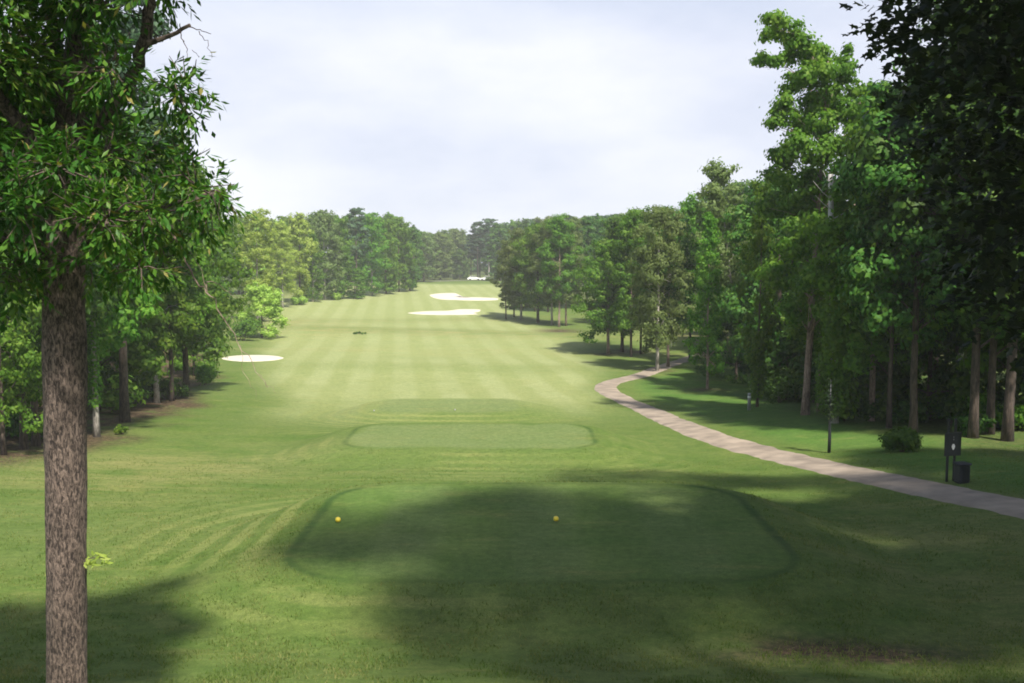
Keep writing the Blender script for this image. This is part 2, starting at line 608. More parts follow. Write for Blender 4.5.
# ------------------------------------------------------------------ ground sheet
def axis(lo_, hi_, step, g, far):
    a = list(np.arange(lo_, hi_ + 1e-6, step))
    s = step
    while a[-1] < far:
        s *= g
        a.append(a[-1] + s)
    return a


xr = np.array(axis(0, 16, 0.2, 1.035, 620))
xs = np.concatenate([-xr[:0:-1], xr])
yf = np.array(axis(10, 30, 0.18, 1.0, 30)[:-1] + axis(30, 70, 0.32, 1.022, 900))
ybk = 10 - np.array(axis(0, 0, 0.25, 1.15, 90))[1:]
ys = np.concatenate([ybk[::-1], yf])
GX, GY = np.meshgrid(xs, ys)
GZ = height(GX, GY)

# ---- outlines read off the ground
def outline(pts, n=64):
    p = np.array([gnd(*q)[:2] for q in pts])
    # closed Catmull-Rom
    k = len(p)
    res = []
    for i in range(k):
        p0, p1, p2, p3 = p[i - 1], p[i], p[(i + 1) % k], p[(i + 2) % k]
        for tt in np.linspace(0, 1, max(3, n // k), endpoint=False):
            res.append(0.5 * (2 * p1 + (p2 - p0) * tt + (2 * p0 - 5 * p1 + 4 * p2 - p3) * tt ** 2 + (3 * p1 - p0 - 3 * p2 + p3) * tt ** 3))
    return np.array(res)


def polysd(poly, x, y):
    """signed distance to a polygon, negative inside"""
    d = np.full(x.shape, 1e9)
    ins = np.zeros(x.shape, bool)
    k = len(poly)
    for i in range(k):
        a, b2 = poly[i], poly[(i + 1) % k]
        e = b2 - a
        wx, wy = x - a[0], y - a[1]
        tt = np.clip((wx * e[0] + wy * e[1]) / (e @ e + 1e-12), 0, 1)
        d = np.minimum(d, (wx - e[0] * tt) ** 2 + (wy - e[1] * tt) ** 2)
        cnd = (a[1] > y) != (b2[1] > y)
        xx = a[0] + (y - a[1]) / (b2[1] - a[1] + 1e-12) * e[0]
        ins ^= cnd & (x < xx)
    d = np.sqrt(d)
    return np.where(ins, -d, d)


BUNK = [
    ('sand_bunker', outline([(221, 358.2), (236, 355.8), (258, 355.3), (277, 356.2), (284, 358), (273, 360.4), (250, 361.6), (232, 360.8)]),
     'white sand bunker on the near left, at the foot of the bushy left wood'),
    ('sand_bunker', outline([(407, 313), (425, 311.4), (448, 310.8), (462, 309.2), (479, 309.4), (480, 311.4), (474, 313), (477, 314.4), (450, 315), (424, 314.6)]),
     'long white sand bunker lower down the far slope, below the green'),
    ('sand_bunker', outline([(429, 295), (440, 293.2), (454, 293), (459, 296), (466, 298), (482, 298), (497, 298.2), (497, 300), (480, 300.6), (458, 300.2), (438, 299)]),
     'highest white sand bunker on the far slope, blob with a thin tail'),
]
PATH_PX = [(1100, 530), (1062, 518.5), (1024, 508.5), (985, 501), (950, 494), (900, 483), (850, 472.5), (810, 463.5), (775, 455), (740, 446), (705, 435),
           (682, 425.5), (660, 416), (640, 407), (624, 400), (612, 394), (606, 389.3), (607, 385), (615, 381.5), (628, 378.5), (645, 374), (662, 367.5), (684, 360), (702, 353)]
_pp = np.array([gnd(*q)[:2] for q in PATH_PX])


def spline(p, step):
    res = []
    q = np.vstack([2 * p[0] - p[1], p, 2 * p[-1] - p[-2]])
    for i in range(1, len(q) - 2):
        p0, p1, p2, p3 = q[i - 1:i + 3]
        n = max(2, int(np.linalg.norm(p2 - p1) / step))
        for tt in np.linspace(0, 1, n, endpoint=False):
            res.append(0.5 * (2 * p1 + (p2 - p0) * tt + (2 * p0 - 5 * p1 + 4 * p2 - p3) * tt ** 2 + (3 * p1 - p0 - 3 * p2 + p3) * tt ** 3))
    res.append(p[-1])
    return np.array(res)


PATHC = spline(_pp, 0.3)
for _ in range(3):
    PATHC[1:-1] = (PATHC[:-2] + 2 * PATHC[1:-1] + PATHC[2:]) / 4


def polyline_dist(pl, x, y):
    d = np.full(x.shape, 1e9)
    for i in range(len(pl) - 1):
        a, e = pl[i], pl[i + 1] - pl[i]
        tt = np.clip(((x - a[0]) * e[0] + (y - a[1]) * e[1]) / (e @ e + 1e-12), 0, 1)
        d = np.minimum(d, np.hypot(x - a[0] - e[0] * tt, y - a[1] - e[1] * tt))
    return d


# hollow the ground a little under each bunker
for nme, poly, lab in BUNK:
    sdv = polysd(poly[::2], GX, GY)
    GZ -= 0.02 * (1 - smooth01(-0.3, 0.8, sdv))
NX, NY = len(xs), len(ys)
idx = np.arange(NX * NY).reshape(NY, NX)
gf = np.stack([idx[:-1, :-1], idx[:-1, 1:], idx[1:, 1:], idx[1:, :-1]], -1).reshape(-1, 4)
gme = np_mesh('ground', np.stack([GX, GY, GZ], -1).reshape(-1, 3), gf, True)


def setattr_(name, arr):
    a = gme.attributes.new(name, 'FLOAT', 'POINT')
    a.data.foreach_set('value', np.asarray(arr, dtype=np.float32).ravel())


wob = (vnoise(GX / 9, GY / 9, 21) - 0.5) * 6
# fairway band that runs out beyond the tees
fl = np.interp(GY, [55, 70, 90, 120, 160, 200, 250, 300], [-13, -17, -23, -30, -42, -52, -52, -44])
fr = np.interp(GY, [55, 70, 90, 120, 160, 200, 250, 300], [4, 7, 9, 9, 5, 1, 1, 2])
fair = smooth01(-2, 3, GX - fl + wob * .5) * smooth01(-2, 3, fr - GX + wob * .5) * smooth01(54, 76, GY + wob) * (1 - smooth01(300, 320, GY))
fair = fair * (1 - 0.55 * np.exp(-((GY + 0.25 * GX - 143 + wob * .6) / 6) ** 2)) * (1 - 0.35 * np.exp(-((GY - 0.3 * GX - 178 + wob) / 5) ** 2)) * (1 - 0.25 * np.exp(-((GY + 0.12 * GX - 96 + wob * .5) / 4) ** 2))  # rougher cross bands, also painting the darker shading of low mounds
sds = [rrect(GX, GY, *tt[:5]) for tt in TEES]
tee, tee2, tee3 = [1 - smooth01(-0.45, 0.15, s + 0.5 * (vnoise(GX / 0.9, GY / 0.9, 77) - 0.5)) for s in sds]
faded_tee = np.maximum(tee2, tee3)
ring = np.minimum.reduce(sds)
ringfade = smooth01(0.1, 0.6, ring) * (1 - smooth01(3.0, 8.0, ring)) * (0.30 + 0.70 * smooth01(1.0, -4.0, GX)) * (1 - 0.8 * (GY < 18)) * smooth01(0.25, 0.6, vnoise(GX / 5, GY / 5, 31))
sd0 = np.clip(np.where(np.abs(sds[0]) < np.abs(sds[1]), sds[0], sds[1]), -4, 4)
edge = np.where(GY < 36, 0.35 + 0.65 * smooth01(3.5, 5.0, np.abs(GX - 0.6)), 0.75 * smooth01(4.2, 5.4, np.abs(GX + 1.9))) * (0.45 + 0.55 * vnoise(GX / 1.5, GY / 1.5, 44))
lush_shade_tint = np.clip(smooth01(1.2, 3.0, polyline_dist(PATHC[::4], GX, GY)) * smooth01(8, 11.5, GX) * smooth01(27, 31, GY + 0.9 * (GX - 14) * 0) * (1 - smooth01(85, 110, GY)) * (GX > np.interp(GY, PATHC[:, 1], PATHC[:, 0])), 0, 1)  # lush right lawn; the shade's greener cast is put into its colour
stripe = (GX + 0.115 * GY) * 2 * np.pi / 3.8
teestripe = GX * 2 * np.pi / 3.2
dry_and_slope = np.clip(0.12 + 0.5 * np.exp(-((GY - 0.3 * GX - 176) / 5) ** 2) + 0.35 * np.exp(-((GY + 0.1 * GX - 118) / 4) ** 2) + 0.7 * np.exp(-((GY + 0.25 * GX - 142) / 8) ** 2) + 0.7 * np.exp(-((GX + 15) / 6) ** 2 - ((GY - 38) / 8) ** 2)  # dry tan grass; the cross bands also paint shading of the fairway's slopes
              + 0.6 * np.exp(-((GX + 38) / 10) ** 2 - ((GY - 150) / 25) ** 2) + 0.4 * smooth01(6, 10, GX) * (GY < 30), 0, 1)
# woodland floor: left of one line, right of another
wl = np.interp(GY, [30, 44, 50, 60, 75, 90, 105, 130, 160, 210, 300], [-23, -17.8, -18.2, -19.2, -22.8, -26.5, -32, -40, -45, -50, -32])
wr = np.interp(GY, [25, 34, 43, 50, 66, 84, 104, 120, 155, 175], [22, 19, 17.5, 17.0, 17.5, 19.0, 22.0, 24.0, 16.0, 14.0])
wn = (vnoise(GX / 3, GY / 3, 51) - 0.5) * 3
litter = np.maximum(smooth01(0.5, -2.5, GX - wl + wn) * smooth01(25, 32, GY) * (1 - 0.75 * smooth01(110, 150, GY)), smooth01(-0.5, 3.0, GX - wr + wn) * 0.45 * smooth01(24, 34, GY))
litter = np.maximum(litter, smooth01(330, 345, GY) * 0.4)
litter = np.maximum(litter, 1.2 * np.exp(-((GX - 5.6) / 2.2) ** 2 - ((GY - 16.5) / 0.9) ** 2))
litter = np.maximum(litter, np.exp(-((GX - 7.2) / 3.4) ** 2 - ((GY - 150) / 5) ** 2))
for q in ((657, 371), (608, 354), (622, 351), (707, 390), (640, 352)):
    p = gnd(*q)
    litter = np.maximum(litter, np.exp(-((GX - p[0]) ** 2 + (GY - p[1]) ** 2) / 2.5))
for nme, arr in (('fair', fair), ('tee', tee), ('faded_tee', faded_tee), ('ring', ring), ('ringfade', ringfade), ('edge', edge), ('sd0', sd0), ('lush_shade_tint', lush_shade_tint), ('stripe', stripe), ('teestripe', teestripe),
                 ('dry_and_slope', dry_and_slope), ('litter', np.clip(litter, 0, 1))):
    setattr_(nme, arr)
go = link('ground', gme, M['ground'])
tag(go, 'mown green golf fairway and rough running to the far woods', 'grass', kind='structure')

# short uneven blades standing up out of the near turf
grg = np.random.default_rng(909)
gy_ = 13.0 + 30.0 * grg.random(170000) ** 1.6
gx_ = (grg.random(170000) * 2 - 1) * (gy_ * 0.56 + 1)
keep = (vnoise(gx_ * 1.6, gy_ * 1.6, 91) * 0.6 + vnoise(gx_ * 5, gy_ * 5, 92) * 0.4 > 0.36 + 0.25 * grg.random(len(gx_)))
for tt in TEES[:1]:
    keep &= rrect(gx_, gy_, *tt[:5]) > 0.1
keep &= polyline_dist(PATHC, gx_, gy_) > 1.1
gx_, gy_ = gx_[keep], gy_[keep]
gz_ = height(gx_, gy_)
n_ = len(gx_)
gh = grg.uniform(0.03, 0.085, n_)
ga_ = grg.uniform(0, 6.28, n_)
wv = np.stack([np.cos(ga_), np.sin(ga_), np.zeros(n_)], 1) * 0.011
tipv = np.stack([grg.normal(size=n_) * 0.03, grg.normal(size=n_) * 0.03, gh], 1)
b0 = np.stack([gx_, gy_, gz_ - 0.01], 1)
gv = np.stack([b0 - wv, b0 + wv, b0 + tipv], 1).reshape(-1, 3)
M['blade'] = leaf_mat('grass_blade', (0.070, 0.120, 0.020), (0.110, 0.150, 0.034), (0.200, 0.200, 0.070), trans=0.3)
tag(link('grass', np_mesh('grass', gv, np.arange(n_ * 3).reshape(-1, 3)), M['blade']), 'short uneven grass blades on the near slope', 'grass', kind='stuff')

# cart path: a thin slab with a softly broken edge, draped on the ground
hw = 0.98
tg = np.gradient(PATHC, axis=0)
tg /= np.linalg.norm(tg, axis=1, keepdims=True)
nr = np.stack([tg[:, 1], -tg[:, 0]], 1)
cols = np.linspace(-1, 1, 9)
jl = 1 + 0.12 * (vnoise(np.arange(len(PATHC)) / 4.0, np.zeros(len(PATHC)), 61) - 0.5) + 0.14 * (vnoise(np.arange(len(PATHC)) / 1.3, np.zeros(len(PATHC)), 62) - 0.5)
pv = []
for i, p in enumerate(PATHC):
    for k in cols:
        q = p + nr[i] * k * hw * jl[i]
        pv.append((q[0], q[1], float(height(*q)) + (0.045 if abs(k) < 0.99 else -0.02)))
nc = len(cols)
pf = [(i * nc + k, i * nc + k + 1, (i + 1) * nc + k + 1, (i + 1) * nc + k) for i in range(len(PATHC) - 1) for k in range(nc - 1)]
po = link('cart_path', np_mesh('cart_path', pv, pf, True), M['path'])
tag(po, 'worn greyish tan asphalt cart path curving along the right wood', 'path', kind='structure')

for nme, poly, lab in BUNK:
    ctr = poly.mean(0)
    rings_ = [1.0, 0.9, 0.6, 0.3]
    v = []
    for r_ in rings_:
        for p in poly:
            q = ctr + (p - ctr) * r_
            v.append((q[0], q[1], float(height(*q)) + (-0.03 if r_ > 0.95 else 0.06)))
    v.append((ctr[0], ctr[1], float(height(*ctr)) + 0.06))
    k = len(poly)
    f4 = [(i * k + j, i * k + (j + 1) % k, (i + 1) * k + (j + 1) % k, (i + 1) * k + j) for i in range(3) for j in range(k)]
    f3 = [(3 * k + j, 3 * k + (j + 1) % k, 4 * k) for j in range(k)]
    tag(link(nme, np_mesh(nme, v, [np.array(f4), np.array(f3)], True), M['sand']), lab, 'bunker', kind='structure')

# grey service road behind the green
rp = spline(np.array([g3(x, y)[:2] for x, y in ((-42, 330), (-24, 336), (-8, 338), (10, 336))]), 2.0)
v = []
for i, p in enumerate(rp):
    for k in (-2.2, 0, 2.2):
        v.append((p[0], p[1] + k, float(height(p[0], p[1] + k)) + 0.08))
tag(link('service_road', np_mesh('service_road', v, [(i * 3 + k, i * 3 + 3 + k, i * 3 + 4 + k, i * 3 + k + 1) for i in range(len(rp) - 1) for k in (0, 1)], True),
         M['road']), 'grey road crossing behind the far green', 'road', kind='structure')

# ------------------------------------------------------------------ haze
hz = MB()
hz.box((0, 400, 16), (1260, 1040, 58))
ho = hz.build('haze', None)
hm = bpy.data.materials.new('haze_air')
hm.use_nodes = True
hm.node_tree.nodes.clear()
ov = hm.node_tree.nodes.new('ShaderNodeOutputMaterial')
vv = hm.node_tree.nodes.new('ShaderNodeVolumePrincipled')
vv.inputs['Color'].default_value = (0.94, 0.96, 1.0, 1)
vv.inputs['Density'].default_value = 0.00037
vv.inputs['Anisotropy'].default_value = 0.0
hm.node_tree.links.new(vv.outputs[0], ov.inputs['Volume'])
ho.data.materials.append(hm)
tag(ho, 'pale summer haze over the fairway', 'haze', kind='stuff')

# ------------------------------------------------------------------ trees
def leaves_mesh(name, c, nrm, L_, W_, rng, droop=0.3, tan=None, fold=False):
    """pointed leaf blades: one four-cornered blade each (two folded halves for near trees)"""
    n = len(c)
    nrm = nrm / (np.linalg.norm(nrm, axis=1, keepdims=True) + 1e-9)
    if tan is None:
        tan = rng.normal(size=(n, 3))
        tan[:, 2] -= droop
    tan = tan - nrm * (tan * nrm).sum(1, keepdims=True)
    tan /= np.linalg.norm(tan, axis=1, keepdims=True) + 1e-9
    bi = np.cross(nrm, tan)
    L_ = np.broadcast_to(L_, (n,))[:, None] * (0.7 + 0.6 * rng.random((n, 1)))
    W_ = np.broadcast_to(W_, (n,))[:, None] * (0.7 + 0.6 * rng.random((n, 1)))
    b0 = c - tan * L_ * 0.5
    tip = c + tan * L_ * 0.5 - nrm * L_ * 0.10
    l = c + bi * W_ * 0.5 - nrm * W_ * 0.12
    r = c - bi * W_ * 0.5 - nrm * W_ * 0.12
    v = np.stack([b0, l, tip, r], 1).reshape(-1, 3)
    i = np.arange(n)[:, None] * 4
    if fold:
        f = np.concatenate([i + np.array([[0, 2, 1]]), i + np.array([[0, 3, 2]])])
    else:
        f = i + np.array([[0, 3, 2, 1]])
    return np_mesh(name, v, f)


def star_mesh(name, c, nrm, tan, size, rng):
    """five-lobed leaf blades"""
    n = len(c)
    nrm = nrm / (np.linalg.norm(nrm, axis=1, keepdims=True) + 1e-9)
    tan = tan - nrm * (tan * nrm).sum(1, keepdims=True)
    tan /= np.linalg.norm(tan, axis=1, keepdims=True) + 1e-9
    bi = np.cross(nrm, tan)
    s = size * (0.7 + 0.6 * rng.random((n, 1)))
    prof = [(-0.5, 0.0), (-0.38, 0.32), (-0.05, 0.22), (0.12, 0.5), (0.22, 0.16), (0.55, 0.0), (0.22, -0.16), (0.12, -0.5), (-0.05, -0.22), (-0.38, -0.32)]
    v = np.stack([c + tan * s * a + bi * s * b_ - nrm * s * 0.25 * abs(b_) for a, b_ in prof], 1).reshape(-1, 3)
    f = np.arange(n)[:, None] * 10 + np.arange(10)[None, :]
    return np_mesh(name, v, f)


def unit(rng, n):
    v = rng.normal(size=(n, 3))
    return v / np.linalg.norm(v, axis=1, keepdims=True)


def blob_leaves(rng, blobs, dens, subs=8, flat=0.8, spread=0.21, upbias=0.35):
    """leaf places and facings for a crown of clumped boughs. blobs: (x,y,z,r)"""
    C, Nn = [], []
    for bx, by, bz, r in blobs:
        n = max(20, int(dens * r * r))
        d = unit(rng, subs)
        sc = d * r * (0.35 + 0.6 * rng.random((subs, 1)))
        sc[:, 2] *= flat
        k = rng.integers(0, subs, n)
        off = rng.normal(size=(n, 3)) * r * spread
        off[:, 2] *= 0.6
        p = sc[k] + off
        C.append(p + np.array([bx, by, bz]))
        outd = off / (np.linalg.norm(off, axis=1, keepdims=True) + 1e-6)
        outb = p / (np.linalg.norm(p, axis=1, keepdims=True) + 1e-6)
        nn = 0.95 * outd + 0.70 * outb + 0.38 * unit(rng, n)
        nn[:, 2] += upbias
        Nn.append(nn)
    return np.concatenate(C), np.concatenate(Nn)


def trunk_mesh(rng, H_, r0, top, blobs, sides=9, lean=(0, 0), wob_=0.02, limbs=14, flare=1.35, name='trunk'):
    mb = MB()
    nseg = 14
    tt = np.linspace(0, 1, nseg)
    wx = np.cumsum(rng.normal(size=nseg)) * wob_ * H_ / nseg
    wy = np.cumsum(rng.normal(size=nseg)) * wob_ * H_ / nseg
    px_ = lean[0] * tt + wx - wx[0]
    py_ = lean[1] * tt + wy - wy[0]
    pz_ = tt * top
    rad = r0 * (1 - 0.86 * tt ** 1.2)
    rad[0] *= flare
    pz_[0] = -0.3
    pts = np.stack([px_, py_, pz_], 1)
    mb.tube(pts, rad, sides)
    bl = sorted(blobs, key=lambda q: -q[3])[:limbs]
    for bx, by, bz, r in bl:
        h = math.hypot(bx - np.interp(bz, pz_, px_), by - np.interp(bz, pz_, py_))
        z0 = np.clip(bz - (0.55 * h + 0.3), 0.18 * top, 0.95 * top)
        s = np.array([np.interp(z0, pz_, px_), np.interp(z0, pz_, py_), z0])
        e = np.array([bx, by, bz])
        if np.linalg.norm(e - s) < 0.4:
            continue
        q = np.linspace(0, 1, 6)[:, None]
        path = s + (e - s) * q
        path[:, 2] += (np.sin(q * np.pi)[:, 0]) * 0.12 * h
        path[1:-1] += rng.normal(size=(4, 3)) * 0.04 * max(h, .5)
        rr = np.interp(z0, pz_, rad) * 0.42
        mb.tube(path, np.linspace(max(rr, 0.03), 0.012, 6), 6)
        for _ in range(2):
            e2 = e + unit(rng, 1)[0] * r * 0.75
            k = rng.integers(2, 5)
            mb.tube(np.stack([path[k], (path[k] + e2) / 2 + rng.normal(size=3) * .05 * r, e2]), [max(rr * .45, .02), max(rr * .25, .014), .008], 5)
    return mb.mesh(name, True)


def profile_blobs(rng, H_, R, zb, kind, n):
    """boughs of a crown between height zb and H_, largest radius R"""
    res = []
    ga = 2.399963
    for i in range(n):
        t_ = (i + 0.5) / n
        z = zb + (H_ - zb) * (t_ ** 0.9)
        q = (z - zb) / (H_ - zb)
        if kind == 'round':
            rr = R * math.sqrt(max(0.02, 1 - (2 * q - 0.9) ** 2 / 1.25))
        elif kind == 'tall':
            rr = R * (0.62 + 0.5 * math.sin(math.pi * min(1, q * 1.05))) * (1 - 0.55 * q ** 3)
        elif kind == 'cone':
            rr = R * (1.02 - q) ** 0.75
        else:   # pine: flat plates, open below
            rr = R * (0.45 + 0.75 * math.sin(math.pi * q ** 0.7)) * (1 - 0.35 * q)
        a = i * ga + rng.normal() * 0.5
        k = math.sqrt(rng.uniform(0.10, 1.0)) * 0.78
        br = R * rng.uniform(0.30, 0.50) * (0.85 if q > 0.8 else 1)
        res.append((math.cos(a) * rr * k, math.sin(a) * rr * k, min(z, H_ - br * 0.55), br))
    res.append((0, 0, H_ - R * 0.28, R * 0.34))
    return res


PROTO = {}


def make_proto(key, seed, H_, R, zb, kind, nb, dens, leaf, r0, subs=8, flat=0.8, spread=0.21, wob_=0.02):
    rng = np.random.default_rng(seed)
    blobs = profile_blobs(rng, H_, R, zb * H_, kind, nb)
    c_, n_ = blob_leaves(rng, blobs, dens, subs, flat, spread)
    cm = leaves_mesh('crown', c_, n_, leaf, leaf * 0.62, rng)
    tm = trunk_mesh(rng, H_, r0, H_ * 0.93, blobs, wob_=wob_)
    tm.materials.append(M['bark_brown'])
    cm.materials.append(M['leaf_mid'])
    PROTO[key] = (tm, cm, H_, R)


# near/middle kinds
make_proto('round_a', 11, 16, 5.0, 0.20, 'round', 30, 150, 0.34, 0.24)
make_proto('round_b', 12, 16, 4.6, 0.14, 'round', 30, 150, 0.34, 0.22)
make_proto('tall_a', 13, 20, 4.2, 0.24, 'tall', 36, 170, 0.33, 0.19)
make_proto('tall_b', 14, 20, 3.9, 0.20, 'tall', 36, 170, 0.33, 0.17)
make_proto('tall_c', 15, 20, 4.6, 0.30, 'tall', 34, 160, 0.34, 0.21)
make_proto('slim_a', 16, 14, 2.3, 0.14, 'tall', 30, 260, 0.28, 0.13)
make_proto('slim_b', 17, 14, 2.6, 0.10, 'cone', 30, 240, 0.28, 0.13)
make_proto('pine_a', 18, 24, 3.7, 0.48, 'pine', 26, 210, 0.36, 0.24, flat=0.42, spread=0.24)
make_proto('pine_b', 19, 24, 3.3, 0.40, 'pine', 28, 210, 0.36, 0.22, flat=0.42, spread=0.24)
make_proto('shade_a', 24, 22, 5.0, 0.62, 'round', 20, 98, 0.34, 0.26)
make_proto('low_a', 20, 9, 4.0, 0.02, 'round', 26, 170, 0.34, 0.14)
# far kinds: coarser leaf clumps
make_proto('far_a', 21, 18, 5.0, 0.06, 'round', 30, 70, 0.55, 0.26)
make_proto('far_b', 22, 18, 4.6, 0.09, 'tall', 32, 75, 0.55, 0.24)
make_proto('far_pine', 23, 22, 3.8, 0.42, 'pine', 24, 90, 0.55, 0.24, flat=0.45)

FRONT = []     # (image azimuth, distance, short name) of the trees in the front rows, so those behind can be described by them


def set_mat(o, m_):
    o.material_slots[0].link = 'OBJECT'
    o.material_slots[0].material = m_


def put_tree(key, p, Ht, leaf, bark, label, name='hardwood_tree', cat='tree', group=None, width=1.0, rz=None, tilt=(0, 0), trunk_scale=None):
    tm, cm, H0, R0 = PROTO[key]
    root = empty(name, p, RNG.uniform(0, 6.28) if rz is None else rz)
    root.rotation_euler = (tilt[0], tilt[1], root.rotation_euler.z)
    tag(root, label, cat, group)
    s = Ht / H0
    for nme, me, mm in (('trunk', tm, M[bark]), ('crown', cm, M[leaf])):
        o = bpy.data.objects.new(nme, me)
        COL.objects.link(o)
        o.parent = root
        o.scale = (s * width, s * width, s)
        set_mat(o, mm)
    return root


def px_tree(key, px, py, top, leaf, bark, label, short=None, **kw):
    """stand a tree on the ground at a picture point, tall enough to reach a picture height"""
    p = gnd(px, py)
    zt = at(px, top, p[1])[2]
    hw_ = kw.pop('half', None)
    if hw_:
        kw['width'] = (hw_ * p[1] / F) / (PROTO[key][3] * (zt - p[2]) / PROTO[key][2])
    o = put_tree(key, p, zt - p[2], leaf, bark, label, **kw)
    FRONT.append((p[0] / p[1], p[1], short or label, p))
    return o, p


# ---- hero 1: the oak by the camera
OAKD = 9.5
ob = at(66, 760, OAKD)
ob[2] = float(height(ob[0], ob[1]))
oak = tag(empty('oak_tree', ob), 'close oak on the left edge with a thick bare grey brown trunk and leaves overhead', 'tree', 'large trees framing the tee')
rng = np.random.default_rng(101)
trk = []
for py in np.linspace(800, -260, 90):
    cx = np.interp(py, [-260, 0, 150, 300, 480, 683, 800], [110, 72, 64, 64, 66, 67, 68])
    p = at(cx, py, OAKD)
    hwp = np.interp(py, [-260, 0, 150, 300, 350, 480, 600, 683, 740, 800], [5, 12, 16.5, 19.2, 20.3, 19.5, 19.6, 20.2, 24, 32])
    trk.append((p[0], p[1] + (0.0008 * (300 - py) if py < 300 else 0), p[2], hwp * OAKD / F))
trk = np.array(trk)
sides = 44
ang = np.linspace(0, 2 * np.pi, sides, endpoint=False)
vs = []
for i, (x, y, z, r) in enumerate(trk):
    ridg = (vnoise(ang * 5.2 + 40, np.full(sides, z * 3.0), 71) - 0.5) + 0.6 * (vnoise(ang * 11 + 7, np.full(sides, z * 7.0), 72) - 0.5)
    ridg[-3:] = ridg[-3:] * [0.8, .5, .3] + ridg[0] * np.array([0.2, .5, .7])
    lump = 0.03 * np.sin(ang * 2 + z * 1.3)
    rr = r * (1 + 0.085 * ridg + lump)
    vs.append(np.stack([x + np.cos(ang) * rr, y + np.sin(ang) * rr, np.full(sides, z)], 1))
vs = np.concatenate(vs) - ob
kf = [(i * sides + k, i * sides + (k + 1) % sides, (i + 1) * sides + (k + 1) % sides, (i + 1) * sides + k) for i in range(len(trk) - 1) for k in range(sides)]
tb = MB()
tb.add(vs, kf)
# big limb that rises on the right, other limbs hidden by leaves
def limb(mb, pts, rad, sides_=10):
    q = np.array([at(a, b_, d_) - ob for a, b_, d_ in pts])
    qq = []
    for i in range(len(q) - 1):
        for tt in np.linspace(0, 1, 4, endpoint=False):
            qq.append(q[i] * (1 - tt) + q[i + 1] * tt)
    qq.append(q[-1])
    qq = np.array(qq)
    qq[1:-1] += rng.normal(size=(len(qq) - 2, 3)) * 0.012
    mb.tube(qq, np.interp(np.linspace(0, 1, len(qq)), np.linspace(0, 1, len(rad)), rad), sides_)
limb(tb, [(68, 190, 9.5), (95, 130, 9.9), (128, 90, 9.9), (146, 40, 9.6), (150, -10, 9.5), (160, -90, 9.4)], [0.09, 0.07, 0.06, 0.05, 0.035])
limb(tb, [(60, 210, 9.5), (30, 140, 9.2), (-10, 80, 8.9), (-60, 20, 8.6)], [0.10, 0.08, 0.05, 0.03])
limb(tb, [(66, 150, 9.5), (60, 60, 10.0), (40, -40, 10.6)], [0.10, 0.07, 0.04])
limb(tb, [(70, 240, 9.5), (120, 215, 9.8), (175, 205, 10.0), (215, 190, 10.1)], [0.06, 0.045, 0.03, 0.012], 7)
limb(tb, [(68, 250, 9.5), (110, 235, 9.9), (170, 240, 10.3), (205, 235, 10.5)], [0.05, 0.04, 0.025, 0.01], 7)
limb(tb, [(62, 260, 9.5), (30, 240, 9.2), (0, 240, 9.0), (-40, 235, 8.8)], [0.05, 0.04, 0.025, 0.01], 7)
tk = tb.build('trunk', M['bark_oak'], oak, True)
# the broken limb stub with hanging twigs
dead = MB()
limb(dead, [(148, 43, 9.3), (165, 37, 9.2), (190, 25, 9.1)], [0.030, 0.022, 0.016], 8)
limb(dead, [(188, 27, 9.1), (200, 31, 9.1), (211, 34, 9.1)], [0.006, 0.004, 0.003], 5)
limb(dead, [(199, 31, 9.1), (208, 42, 9.1), (212, 58, 9.1)], [0.004, 0.003, 0.002], 5)
limb(dead, [(180, 31, 9.1), (186, 44, 9.1), (187, 60, 9.1)], [0.005, 0.004, 0.002], 5)
limb(dead, [(192, 50, 9.1), (199, 56, 9.1)], [0.003, 0.002], 5)
dead.build('broken_limb', M['bark_brown'], tk)
# dead pale branch hanging below the right of the crown
hang = MB()
limb(hang, [(172, 225, 9.0), (183, 256, 9.0), (200, 285, 9.0), (213, 300, 9.0), (228, 325, 9.0), (246, 356, 9.0), (268, 388, 9.0)], [0.0110, 0.0077, 0.0060, 0.0050, 0.0039, 0.0028, 0.0017], 6)
limb(hang, [(205, 290, 9.0), (208, 280, 9.0), (222, 288, 9.0), (238, 298, 9.0)], [0.0039, 0.0033, 0.0028, 0.0011], 5)
limb(hang, [(208, 294, 9.0), (200, 268, 9.0), (190, 250, 9.0)], [0.0033, 0.0028, 0.0017], 5)
limb(hang, [(240, 345, 9.0), (244, 372, 9.0), (256, 398, 9.0)], [0.0022, 0.0017, 0.0011], 5)
limb(hang, [(258, 374, 9.0), (266, 384, 9.0), (276, 394, 9.0)], [0.0017, 0.0011, 0.0011], 5)
ho_ = hang.build('dead_branch', M['bark_pink'], oak)
ho_['label'] = 'pale leafless branch hanging from the oak'


